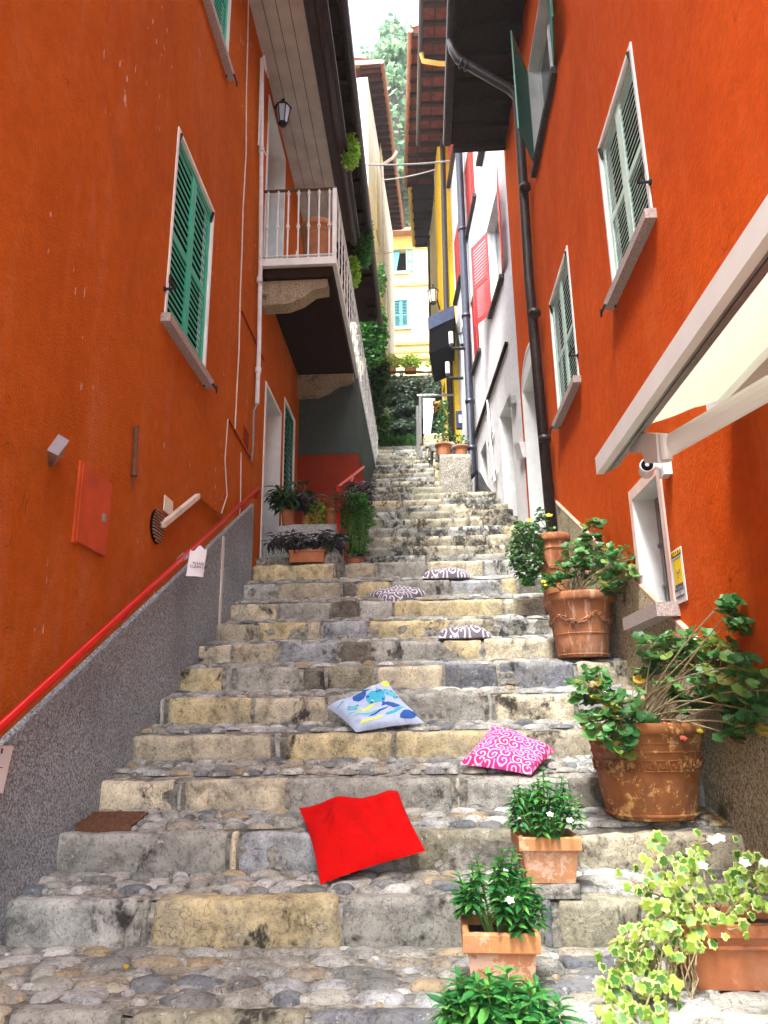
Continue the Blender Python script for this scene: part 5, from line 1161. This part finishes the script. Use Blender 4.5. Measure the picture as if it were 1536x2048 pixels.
# CCTV camera
cc = WR.hit(1337, 935, .0); tcam = thing('security_camera', 'white bullet security camera on the wall above the low window', 'security camera', tuple(cc))
p_ = WR.hit(1294, 932, .17)
f = MB(); f.obox(cc+V((-.05, -.06, -.06)), (.05, 0, 0), (0, .1, 0), (0, 0, .11)); f.tube([cc+V((-.05, 0, 0)), cc+V((-.1, -.02, .01)), p_+V((.05, .05, 0))], .02, 8); f.build('bracket', M['plastic'], tcam)
f = MB(); dcam = V((-.25, -1, .0)).normalized(); f.tube([p_-dcam*.13, p_-dcam*.12, p_, p_+dcam*.02], [.02, .045, .045, .042], 14); f.build('body', M['plastic'], tcam, smooth=False)
f = MB(); f.tube([p_+dcam*.0205, p_+dcam*.024], .036, 14); f.tube([p_+dcam*.024, p_+dcam*.03], .012, 12, 1); f.build('lens', [M['black'], M['grey']], tcam)
# near awning
aw = thing('folding_arm_awning', 'cream folding arm awning with a white front bar reaching in from the right wall', 'awning', (XR, 2.5, 1.2))
Xb = .9; bz = onX(1190, 916, Xb); bz2 = onX(1196, 945, Xb); yf = bz.y; zt = bz.z; zb2 = bz2.z; yn = -.6
f = MB(); f.box(Xb, Xb+.035, yn, yf, zb2+.0, zt); f.build('front_bar', M['plastic'], aw)
f = MB(); f.box(Xb+.036, Xb+.05, yn, yf-.01, zb2+.004, zt-.02); f.box(Xb+.062, Xb+.075, yn, yf-.01, zb2+.012, zt-.03); f.box(Xb+.09, Xb+.105, yn, yf-.01, zb2+.03, zt-.02); f.box(Xb+.05, Xb+.105, yn, yf-.005, zt-.035, zt-.021); f.build('front_track', M['grey'], aw)
wz = WR.hit(1472, 850).z+.08; ywf = onX(1285, 868, Xb+.1).y; ywc = WR.hit(1472, 850).y
f = MB(); nu = 14; vs = []; fs = []
for j in range(2):
    for i in range(nu+1):
        t = i/nu; X = Xb+.1+(XR-.12-Xb-.1)*t; z = (zt-.022)*(1-t)+wz*t-.025*math.sin(math.pi*t); vs.append((X, yn if j else ywf+(ywc-ywf)*max(0, t-.55)/.45*.6, z))
for i in range(nu): fs.append((i, i+1, nu+2+i, nu+1+i))
f.add(vs, fs); f.build('canvas', M['canvas'], aw, smooth=True)
f = MB(); f.box(XR-.13, XR-.001, yn, ywc, wz-.05, wz+.07); f.build('wall_cassette', M['plastic'], aw)
f = MB(); a0 = onX(1302, 892, Xb+.1); a1 = onX(1345, 900, Xb+.14)
e0 = onX(1335, 893, Xb+.13); e1 = onX(1700, 682, XR-.12); e1 = e0+(e1-e0)
dirv = (e1-e0).normalized(); sdv = dirv.cross(V((0, 0, 1))).normalized(); upv = sdv.cross(dirv)
sec = [(math.cos(k*math.pi/6)*.022, math.sin(k*math.pi/6)*.05) for k in range(12)]
f.hexa([e0+sdv*x+upv*y for x, y in sec], [e1+sdv*x+upv*y for x, y in sec]); arm = f.build('folding_arm', M['plastic'], aw)
f = MB(); kx = e0-dirv*.02; pg_ = [onX(x, y, Xb+.09) for x, y in ((1253, 874), (1262, 906), (1283, 905), (1290, 926), (1316, 926), (1312, 868), (1290, 866))]; f.hexa(pg_, [p+V((.05, 0, 0)) for p in pg_]); f.tube([e0+V((-.01, 0, -.06)), e0+V((-.01, 0, .05))], .024, 12); f.build('elbow_bracket', M['plastic'], arm)
# fallen leaves and grit
f = MB()
for k in range(150):
    if k < 90: p = onY(ru(1380, 1500), 1640, ru(4.0, 4.35)); 
    else: p = V((ru(-1.8, 1.5), ru(2.9, 8.), 0))
    p.x = min(p.x, XR-.08); p.z = tread_z(p.y)+.016; lf_small(f, p, V((ru(-.3, .3), ru(-.3, .3), 1)), ru(0, 6), ru(.012, .035))
lv = f.build('fallen_leaves', M['lf_dry']); lv['kind'] = 'stuff'; lv['label'] = 'dry fallen leaves and petals scattered over the cobbled treads'; lv['category'] = 'leaf litter'
# black far awning
ba = thing('black_awning', 'small black awning with a navy valance on the yellow house', 'awning', tuple(WY.hit(890, 650)))
f = MB(); n0 = WY.hit(909, 612, .02); n1 = WY.hit(907, 690, .0); 
o1 = V((n0.x-1.0*.75, n0.y-.0, 0)); tl = onY(858, 636, n0.y); bl = onY(858, 708, n0.y); tr = onY(908, 611, n0.y); br = onY(905, 688, n0.y)
dv = V((.15, 1.6, 0))
f.hexa([bl, br, br+dv, bl+dv], [tl, tr, tr+dv, tl+dv]); f.build('canopy', M['black'], ba)
f = MB(); f.obox(tl+V((-.03, -.03, .0)), tr-tl+V((.03, 0, 0)), (0, .02, 0), (0, 0, -.34)); f.build('valance', M['navy'], ba)
# cables across the alley
def cable(p, q, sag, r, label):
    f = MB(); f.tube([V(p).lerp(V(q), t)-V((0, 0, sag*4*t*(1-t))) for t in [i/16 for i in range(17)]], r, 5); tag(f.build('overhead_cable', M['grey'], origin=p), label, 'cable', 'cables strung across the alley')
cable(onY(700, 328, 11.8), onY(900, 322, 11.8), .05, .016, 'nearly level cable crossing between the eaves')
cable(onY(764, 360, 17.3), onY(873, 338, 15.8), .05, .014, 'slanting cable rising to the right below the level one')
cable(onY(735, 504, 18), onY(800, 498, 19), .1, .014, 'thin cable low in front of the far house')
cable(onY(872, 335, 15.5), onY(858, 470, 19), .3, .01, 'thin slack wire hanging beside the pale yellow house')
# balcony pot
bpt = onY(635, 512, 8.9); bpt.z = gz+.005; bpt = V((onY(636, 505, 9.0).x, 9.0, gz+.005)); H = onY(636, 455, 9.0).z-gz
t = thing('flower_pot', 'large plain terracotta pot standing on the white balcony', 'flower pot', tuple(bpt)); pot(t, bpt, .17, .25, max(.42, H), 'tc_smooth', rim=.03, rimh=.1, bands=((.93, .008),))
# low white wall, planters under the balcony
wy = 8.75; wt = onY(600, 1048, wy).z; wxl = onY(552, 1080, wy).x; wxr = onY(684, 1080, wy).x
f = MB(); f.block((wxl-.2, wy, 1.5), (wxr, wy+.25, wt), r=.02, res=.06, amp=.012); tag(f.build('low_wall', M['rough_white'], smooth=True, origin=(wxl, wy, 1.7)), 'low rough whitewashed wall carrying a row of pots under the balcony', 'wall')
def strap(root, c, rx, ry, h, n, L, matn, w=.3, up=.4):
    f = MB(); S = MB()
    for k in range(n):
        b = V((c.x+ru(-rx, rx), c.y+ru(-ry, ry), c.z)); tp_ = b+V((ru(-.5, .5)*h, ru(-.5, .3)*h, h*ru(.4, 1.))); S.tube([b, tp_], .004, 4, cap=False)
        for j in range(7): lf_lance(f, b.lerp(tp_, .45+.55*j/6), V((ru(-.5, .5), ru(-.8, .2), up+ru(0, .6))), ru(0, 6.3), L*ru(.7, 1.2), w, 0, ru(.1, .5))
    f.build('foliage', M[matn], root); S.build('stem', M['gstem'], root)
ty = 8.3; c0 = onY(580, 1122, ty); c1 = onY(650, 1122, ty); zt_ = tread_z(ty)+.02
pt = thing('planter_trough', 'terracotta trough of spiky dark purple plants in front of the whitewashed wall', 'planter', (c0.x, ty, zt_))
f = MB(); hh = onY(600, 1108, ty-.08).z-zt_; hh = max(hh, .12); f.hexa([(c0.x+.01, ty-.08, zt_), (c1.x-.01, ty-.08, zt_), (c1.x-.01, ty+.08, zt_), (c0.x+.01, ty+.08, zt_)], [(c0.x, ty-.09, zt_+hh), (c1.x, ty-.09, zt_+hh), (c1.x, ty+.09, zt_+hh), (c0.x, ty+.09, zt_+hh)]); f.box(c0.x-.012, c1.x+.012, ty-.102, ty+.102, zt_+hh, zt_+hh+.02); f.build('trough', M['tc_smooth'], pt)
strap(pt, V(((c0.x+c1.x)/2, ty, zt_+hh)), .42, .06, .26, 60, .13, 'lf_purple')
pw = [(575, .09, .2, 'lf_dark', 'dark leaved plant spilling over the left end of the whitewashed wall', 40, .16, 1), (612, .06, .17, 'lf_purple', 'purple leaved plant in a small pot on the whitewashed wall', 22, .14, 1), (634, .06, .17, 'lf_lime', 'lime green ivy in a small pot on the whitewashed wall', 0, .05, 2), (664, .085, .2, 'lf_bush', 'square topped terracotta pot at the right end of the whitewashed wall', 12, .04, 3)]
for (x, r, h, ml, lb, n, Lf, kd) in pw:
    c = onY(x, 1048, wy+.12); c.z = wt+.008; t = thing('potted_plant', lb, 'potted plant', tuple(c), 'pots in a row on the whitewashed wall'); pot(t, c, r*.75, r, h, 'tc_smooth', rim=.012, rimh=.04, n=20)
    if kd == 1: strap(t, c+V((0, 0, h-.03)), r, r, .36 if x < 600 else .26, n, Lf, ml, .3)
    else:
        f = MB()
        for k in range(160 if kd == 2 else 260):
            q = onY(x+ru(-22, 16) if kd == 2 else x-8+ru(-22, 14), (1002+ru(0, 48)) if kd == 2 else 995+ru(0, 50), wy+ru(-.02, .15)); (lf_round if kd == 2 else lf_small)(f, q, upn(1), ru(0, 6), ru(.018, .03))
        f.build('foliage', M[ml], t)
# feathery green bush and purple bush
gb_ = thing('asparagus_fern', 'tall feathery bright green fern hanging down beside the steps right of the whitewashed wall', 'plant', tuple(onY(712, 1100, 8.6)))
f = MB(); S = MB()
for k in range(7500):
    t = rnd.random(); y = 985+t*121; x = 714+ru(-1, 1)*(26+8*math.sin(t*5)+26*noise.noise(V((t*7, ru(0, .4), 3.))))*min(1, .45+t*1.6); p = onY(x, y, 8.75+ru(-.25, .18)); lf_small(f, p, upn(1.2), ru(0, 6.3), ru(.012, .032))
for k in range(9): x = 712+ru(-18, 18); S.tube([onY(x, 1000, 8.7), onY(x+ru(-10, 10), 1050, 8.55), onY(x+ru(-12, 12), 1100, 8.5)], .004, 4, cap=False)
f.build('foliage', leaf('fern_frond', [(0, (.01, .06, .005)), (.6, (.03, .17, .015)), (1, (.1, .32, .03))]), gb_); S.build('stem', M['gstem'], gb_)
f = MB(); c = onY(710, 1104, 8.62); f.lathe(V((c.x, c.y, tread_z(8.4)-.02)), [(.08, 0), (.11, .12)], 20); f.build('pot', M['tc_smooth'], gb_)
f = MB()
for k in range(420): p = onY(690+ru(-22, 22), 1000+ru(-25, 25), 8.6+ru(-.15, .1)); lf_lance(f, p, upn(1), ru(0, 6), ru(.03, .06), .4)
f.build('foliage', M['lf_dark'], gb_)
pu = thing('purple_bush', 'dark purple leaved bush behind the feathery fern at the edge of the steps', 'plant', tuple(onY(722, 1020, 9.3)))
f = MB(); S = MB()
for k in range(900): t = rnd.random(); p = onY(722+ru(-1, 1)*(24 if t < .7 else 16), 965+t*85, 9.3+ru(-.25, .2)); lf_lance(f, p, upn(1), ru(0, 6), ru(.05, .1), .4)
for k in range(10): S.tube([onY(722+ru(-10, 10), 1060, 9.3), onY(722+ru(-18, 18), 980, 9.3)], .006, 4, cap=False)
f.build('foliage', M['lf_purple'], pu); S.build('stem', M['gstem'], pu)
hr = thing('red_railing', 'short red railing with one post behind the pots on the whitewashed wall', 'railing', tuple(onY(676, 1065, 8.65)))
f = MB(); f.tube([onY(677, 1064, 8.62), onY(676, 972, 8.62)], .022, 10); f.build('post', M['redrail'], hr)
f = MB(); f.tube([onY(676, 974, 8.62), onY(727, 934, 10.3)], .02, 10); f.tube([onY(700, 968, 9.6), onY(706, 955, 9.8)], .018, 8); f.build('rail', M['redrail'], hr)
# ------------------------------------------------------------ right upper: rubble wall, pedestal, pots
py_ = 13.75
pxl = onY(880, 950, py_).x; pxr = onY(944, 950, py_).x; pt_ = onY(910, 907, py_).z; pb0 = onY(910, 985, py_).z
f = MB(); f.block((pxl, py_, pb0-.6), (pxr, py_+1.2, pt_), r=.03, res=.09, amp=.03); tag(f.build('pedestal_wall', M['rough_tan'], smooth=True, origin=(pxl, py_, pb0)), 'plastered stone pedestal carrying two terracotta pots beside the blue downpipe', 'wall')
for (x, rr, lb, gl) in ((887, 19, 'terracotta bowl pot with tall green shoots, left one on the stone pedestal', 1), (922, 17, 'terracotta bowl pot nearly bare, right one on the stone pedestal', 0)):
    c = onY(x, 905, py_+.25); c.z = pt_+.02; R = rr/F*14.; t = thing('potted_plant', lb, 'potted plant', tuple(c), 'pots on the stone pedestal'); pot(t, c, R*.7, R, .27 if gl else .22, 'tc_smooth', rim=.03, rimh=.05, n=26)
    f = MB(); S = MB()
    for k in range(520 if gl else 90):
        tt = rnd.random(); q = onY(x+ru(-1, 1)*(8+8*(tt if gl else 1)), (800+tt*85) if gl else 868+tt*20, py_+.3+ru(-.1, .1)); lf_small(f, q, upn(1.2), ru(0, 6), ru(.03, .07))
    for k in range(6): S.tube([c+V((0, 0, .2)), onY(x+ru(-8, 6), 810 if gl else 870, py_+.3)], .008, 4, cap=False)
    f.build('foliage', M['lf_bush'], t); S.build('stem', M['gstem'], t)
    if gl: g = MB(); [lf_round(g, onY(x-10+ru(-12, 9), 812+ru(-14, 12), py_+.4+ru(-.05, .05)), upn(1), ru(0, 6), .05) for _ in range(30)]; g.build('orange_bloom', M['lf_dry'], t)
f = MB(); r2 = random.Random(5)
ra_ = (onY(846, 900, 17.).x, 17.3); rb_ = (onY(868, 960, 14.2).x, 14.1)
for k in range(9):
    t = k/8; Y = rb_[1]+(ra_[1]-rb_[1])*t; X = rb_[0]+(ra_[0]-rb_[0])*t; zz = tread_z(Y); top = onY(862-14*t, 902-22*t, Y).z
    z = zz-.3
    while z < top:
        h = r2.uniform(.14, .28); f.block((X+r2.uniform(-.04, .04), Y, z), (X+.55, Y+.42, z+h), r=.04, res=.1, amp=.03, seed=r2.uniform(0, 40)); z += h
tag(f.build('rubble_wall', M['stone'], smooth=True, origin=(rb_[0], rb_[1], tread_z(14))), 'mossy rubble stone wall along the right of the top flight', 'wall')
rw = thing('panel_railing', 'metal railing with a blank white panel at the top of the stairs', 'railing', tuple(onY(842, 880, 17.2)))
f = MB(); 
for (x, y0_, y1_, Y) in ((841, 792, 888, 17.), (836, 812, 915, 16.3)): f.tube([onY(x, y1_, Y), onY(x-1, y0_, Y)], .035, 8)
f.tube([onY(834, 791, 17.), onY(912, 790, 17.)], .03, 8); f.build('post', M['grey'], rw)
f = MB(); f.hexa([onY(847, 868, 17.), onY(861, 868, 17.), onY(861, 868, 17.05), onY(847, 868, 17.05)], [onY(846, 797, 17.), onY(870, 797, 17.), onY(870, 797, 17.05), onY(846, 797, 17.05)]); f.build('panel', M['plastic'], rw)
mb_ = thing('letter_box', 'dark blue letter box with a glossy window on the grey base of the yellow house', 'letter box', tuple(onY(918, 835, 16.)))
f = MB(); c = onY(913, 856, 15.9); f.obox(c, (.14, 0, 0), (0, .12, 0), (0, 0, .42)); f.build('box', M['navy'], mb_); f = MB(); f.obox(c+V((.06, -.012, .12)), (.07, 0, 0), (0, .011, 0), (0, 0, .2)); f.build('window', M['silver'], mb_)
# ------------------------------------------------------------ top: terrace wall, hedge, boxes
tw = MB(); z0 = onY(800, 900, 20.5).z-2; tz = onY(800, 752, 20.5).z; tw.box(onY(700, 800, 20.5).x-3, onY(890, 800, 20.5).x+.3, 20.5, 22, z0, tz)
tag(tw.build('terrace_wall', M['rc_tan'], origin=(-1, 20.5, z0)), 'old stone terrace wall mostly hidden under dark ivy at the top of the stairs', 'wall')
tg = MB(); tg.box(-6, 4, 17.6, 20.6, ST[-1][1]-1, ST[-1][1]-.03); struct(tg.build('upper_landing', M['mortar']))
tg = MB(); tg.box(-9, 6, 22, 40, 2, tz-.3); struct(tg.build('upper_terrace', M['mortar']))
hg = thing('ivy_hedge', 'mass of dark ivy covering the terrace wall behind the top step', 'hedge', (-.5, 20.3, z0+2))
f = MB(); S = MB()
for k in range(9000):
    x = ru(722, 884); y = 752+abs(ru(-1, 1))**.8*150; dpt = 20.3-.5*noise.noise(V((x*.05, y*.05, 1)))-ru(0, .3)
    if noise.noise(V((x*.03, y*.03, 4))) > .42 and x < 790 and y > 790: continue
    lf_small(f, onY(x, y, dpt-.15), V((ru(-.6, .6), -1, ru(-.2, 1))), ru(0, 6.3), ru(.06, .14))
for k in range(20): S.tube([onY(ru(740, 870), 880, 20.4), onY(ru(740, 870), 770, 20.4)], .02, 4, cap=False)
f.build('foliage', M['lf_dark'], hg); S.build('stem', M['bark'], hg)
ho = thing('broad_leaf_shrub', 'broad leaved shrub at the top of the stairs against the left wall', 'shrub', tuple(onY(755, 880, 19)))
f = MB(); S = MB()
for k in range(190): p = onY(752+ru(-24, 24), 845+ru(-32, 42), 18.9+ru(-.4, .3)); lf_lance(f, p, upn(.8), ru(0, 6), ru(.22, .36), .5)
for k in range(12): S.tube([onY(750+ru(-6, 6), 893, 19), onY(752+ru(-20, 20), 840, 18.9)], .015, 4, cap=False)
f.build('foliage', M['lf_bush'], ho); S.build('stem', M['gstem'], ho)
gs = thing('strap_leaf_clump', 'clump of arching grassy leaves at the head of the stairs', 'plant', tuple(onY(800, 890, 18.4)))
f = MB()
for k in range(170):
    b = onY(798+ru(-38, 34), 893, 18.4+ru(-.2, .3)); az = ru(0, 6.3); L_ = ru(.35, .6); d = V((math.cos(az), math.sin(az), 0)); s_ = V((-d.y, d.x, 0))*.018
    pts = [b+d*L_*t*.7+V((0, 0, L_*(1.5*t-1.1*t*t))) for t in (0, .35, .7, 1.)]
    f.add([pts[0]-s_, pts[0]+s_, pts[1]-s_, pts[1]+s_, pts[2]-s_, pts[2]+s_, pts[3]], [(0, 1, 3, 2), (2, 3, 5, 4), (4, 5, 6)])
f.build('foliage', M['lf_bush'], gs)
# box rail
br_ = thing('terrace_railing', 'thin dark rail carrying the terracotta flower boxes across the alley', 'railing', tuple(onY(820, 745, 20.3)))
f = MB(); f.tube([onY(765, 744, 20.3), onY(882, 744, 20.3)], .04, 6); [f.tube([onY(x, 741, 20.3), onY(x, 760, 20.3)], .025, 5) for x in (768, 801, 805, 858)]; f.build('rail', M['grey'], br_)
for (x, w, ml, lb) in ((780, 12, 'lf_lime', 'terracotta flower box with reddish lime plants, leftmost on the terrace rail'), (821, 12, 'lf_lime', 'terracotta flower box with full lime green plants, middle one on the terrace rail'), (871, 9, 'lf_lime', 'terracotta flower box with sparse lime plants, rightmost on the terrace rail')):
    Y = 20.1; a = onY(x-w, 746, Y); b = onY(x+w, 737, Y); t = thing('flower_box', lb, 'flower box', tuple(a), 'flower boxes on the terrace rail')
    f = MB(); f.hexa([(a.x+.02, Y-.12, a.z), (b.x-.02, Y-.12, a.z), (b.x-.02, Y+.12, a.z), (a.x+.02, Y+.12, a.z)], [(a.x, Y-.14, b.z), (b.x, Y-.14, b.z), (b.x, Y+.14, b.z), (a.x, Y+.14, b.z)]); f.build('box', M['tc_smooth'], t)
    f = MB(); f2 = MB()
    for k in range(420 if w > 10 else 160):
        t_ = ru(0, 6.3); r_ = math.sqrt(rnd.random()); q = onY(x+math.cos(t_)*r_*(w+8), 724+math.sin(t_)*r_*15, Y+ru(-.25, .25)); lf_small(f2 if (x < 800 and rnd.random() < .3) else f, q, upn(1), ru(0, 6.3), ru(.06, .12))
    f.build('foliage', M[ml], t)
    if f2.v: f2.build('dry_leaf', M['lf_dry'], t)
# climbing and hanging plants along the gallery
def hang(name, label, cx, cy, rx, ry, Y, n, matn, sz, depth=.3, cat='hanging plant', cord=None):
    t = thing(name, label, cat, tuple(onY(cx, cy, Y)), 'greenery along the gallery' if cat == 'hanging plant' else None); f = MB(); S = MB()
    for k in range(n):
        a = ru(0, 6.3); r_ = rnd.random()**.55; x = cx+math.cos(a)*rx*r_; y = cy+math.sin(a)*ry*r_
        lf_small(f, onY(x, y, Y+ru(-depth, depth)), upn(1.1), ru(0, 6.3), sz*ru(.6, 1.3))
    for k in range(8): S.tube([onY(cx+ru(-.3, .3)*rx, cy+ry*.7, Y), onY(cx+ru(-.5, .5)*rx, cy, Y), onY(cx+ru(-.2, .2)*rx, cy-ry*.85, Y)], .008, 4, cap=False)
    f.build('foliage', M[matn], t); S.build('stem', M['gstem'], t); return t
hang('hanging_fern', 'bright lime fern hanging from the dark eave above the gallery, highest of the hanging plants', 700, 300, 17, 40, 9.6, 2400, 'lf_lime', .05, .2)
hang('hanging_fern', 'green fern hanging halfway down the gallery beside the dark gutter end', 727, 482, 18, 54, 12.2, 2600, 'lf_bush', .07, .3)
hang('hanging_fern', 'small lime fern just below and left of the halfway fern', 706, 545, 13, 32, 12., 800, 'lf_lime', .06, .2)
hang('climbing_shrub', 'dark climbing shrub growing up the far end of the gallery', 745, 665, 28, 70, 16.5, 4200, 'lf_bush', .1, .6, 'shrub')
hang('climbing_shrub', 'deep shaded creeper below the climbing shrub beside the hedge', 752, 760, 24, 70, 17.6, 2600, 'lf_dark', .12, .5, 'creeper')
hang('palm_plant', 'feathery green leaves hanging in front of the cream house', 760, 560, 12, 32, 17.2, 300, 'lf_bush', .11, .3, 'plant')
# dark body closing the gallery end and the gap behind it
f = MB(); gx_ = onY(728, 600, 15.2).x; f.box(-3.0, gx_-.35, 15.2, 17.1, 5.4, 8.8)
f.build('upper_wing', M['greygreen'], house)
# ------------------------------------------------------------ trees on the hillside
def tree(c, H, R, label, n=1500):
    t = thing('tree', label, 'tree', tuple(c), 'trees on the misty hillside'); c = V(c)
    T = MB(); T.tube([c, c+V((.2, 0, H*.4)), c+V((0, .2, H*.95))], [H*.03, H*.022, H*.004], 7)
    f = MB()
    cl = []
    for k in range(26):
        z = ru(.2, 1.); a = ru(0, 6.3); r_ = R*(1.05-z)**.6*ru(.3, 1); q = c+V((r_*math.cos(a), r_*math.sin(a), H*z)); cl.append((q, R*ru(.18, .38))); T.tube([c+V((0, 0, H*z*.85)), q], [H*.008, H*.002], 4, cap=False)
    for k in range(n):
        q, r_ = cl[rnd.randrange(len(cl))]; d = V((rnd.gauss(0, 1), rnd.gauss(0, 1), rnd.gauss(0, 1))).normalized()*r_*rnd.random()**.4; d.z *= .7
        lf_small(f, q+d, upn(1.2), ru(0, 6.3), ru(.3, .6))
    T.build('trunk', M['bark'], t); f.build('crown', M['lf_tree'], t)
hz = lambda X, Y: 12+max(0, (Y-37)/4-.2)*4.6
for i, (x, yb, Y, H, R, lb) in enumerate([(790, 400, 38, 12, 3.4, 'tall narrow tree rising above the others in the gap between the roofs'), (815, 430, 40, 9, 3, 'bushy tree low on the right of the gap between the roofs'), (780, 330, 46, 12, 3.5, 'pale tree at the left of the gap, behind the cream house eave'), (812, 300, 50, 13, 4, 'pale tree high on the slope at the right of the gap'), (795, 250, 58, 13, 4.2, 'faintest tree near the top of the visible slope'), (800, 450, 36.5, 5, 2.6, 'low leafy tree just above the far roof')]):
    b = onY(x, yb, Y); tree((b.x, Y, b.z-1), H, R, lb, 1500)
# ------------------------------------------------------------ camera, light
cam = bpy.data.cameras.new('camera'); co = bpy.data.objects.new('camera', cam); C.objects.link(co)
cam.sensor_fit = 'VERTICAL'; cam.sensor_height = 36; cam.lens = F/2048*36; cam.clip_end = 1500; cam.clip_start = .02
Rm = Matrix((CR, CU, -FW)).transposed(); co.matrix_world = Rm.to_4x4(); bpy.context.scene.camera = co
sun = bpy.data.lights.new('sun', 'SUN'); sun.energy = SUNE; sun.angle = math.radians(14); sun.color = (1, .98, .95)
so = bpy.data.objects.new('sun', sun); C.objects.link(so)
EL, AZ = math.radians(66), math.radians(200)     # azimuth measured from +Y clockwise
sd = V((math.sin(AZ)*math.cos(EL), math.cos(AZ)*math.cos(EL), math.sin(EL))); so.rotation_euler = sd.to_track_quat('Z', 'Y').to_euler()
w = bpy.data.worlds.new('World'); bpy.context.scene.world = w; w.use_nodes = True; nt_ = w.node_tree
sk = nt_.nodes.new('ShaderNodeTexSky'); sk.sky_type = 'NISHITA'; sk.sun_disc = False; sk.sun_elevation = EL; sk.sun_rotation = AZ; sk.dust_density = 4; sk.air_density = 1.
hsv = nt_.nodes.new('ShaderNodeHueSaturation'); hsv.inputs['Saturation'].default_value = .5; hsv.inputs['Value'].default_value = 1.25
nt_.links.new(sk.outputs[0], hsv.inputs['Color']); bg = nt_.nodes['Background']; nt_.links.new(hsv.outputs[0], bg.inputs[0]); bg.inputs[1].default_value = .15
hz_ = MB(); hz_.box(-310, 310, -305, 310, -3.4, 82); hzo = hz_.build('haze', M['dark']); hzo['kind'] = 'stuff'; hzo['label'] = 'pale damp air that lightens the far hillside'
hm = bpy.data.materials.new('haze_air'); hm.use_nodes = True; hn = hm.node_tree; hn.nodes.remove(hn.nodes['Principled BSDF']); pv = hn.nodes.new('ShaderNodeVolumePrincipled'); pv.inputs['Color'].default_value = (.93, .96, 1, 1); pv.inputs['Density'].default_value = HAZE; hn.links.new(pv.outputs[0], hn.nodes['Material Output'].inputs['Volume']); hzo.data.materials.clear(); hzo.data.materials.append(hm)
sc = bpy.context.scene; sc.view_settings.view_transform = 'Standard'; sc.view_settings.look = 'None'; sc.view_settings.exposure = EXPO; sc.view_settings.gamma = 1
sc.render.engine = 'CYCLES'; sc.cycles.max_bounces = 6; sc.cycles.diffuse_bounces = 2; sc.cycles.transparent_max_bounces = 6
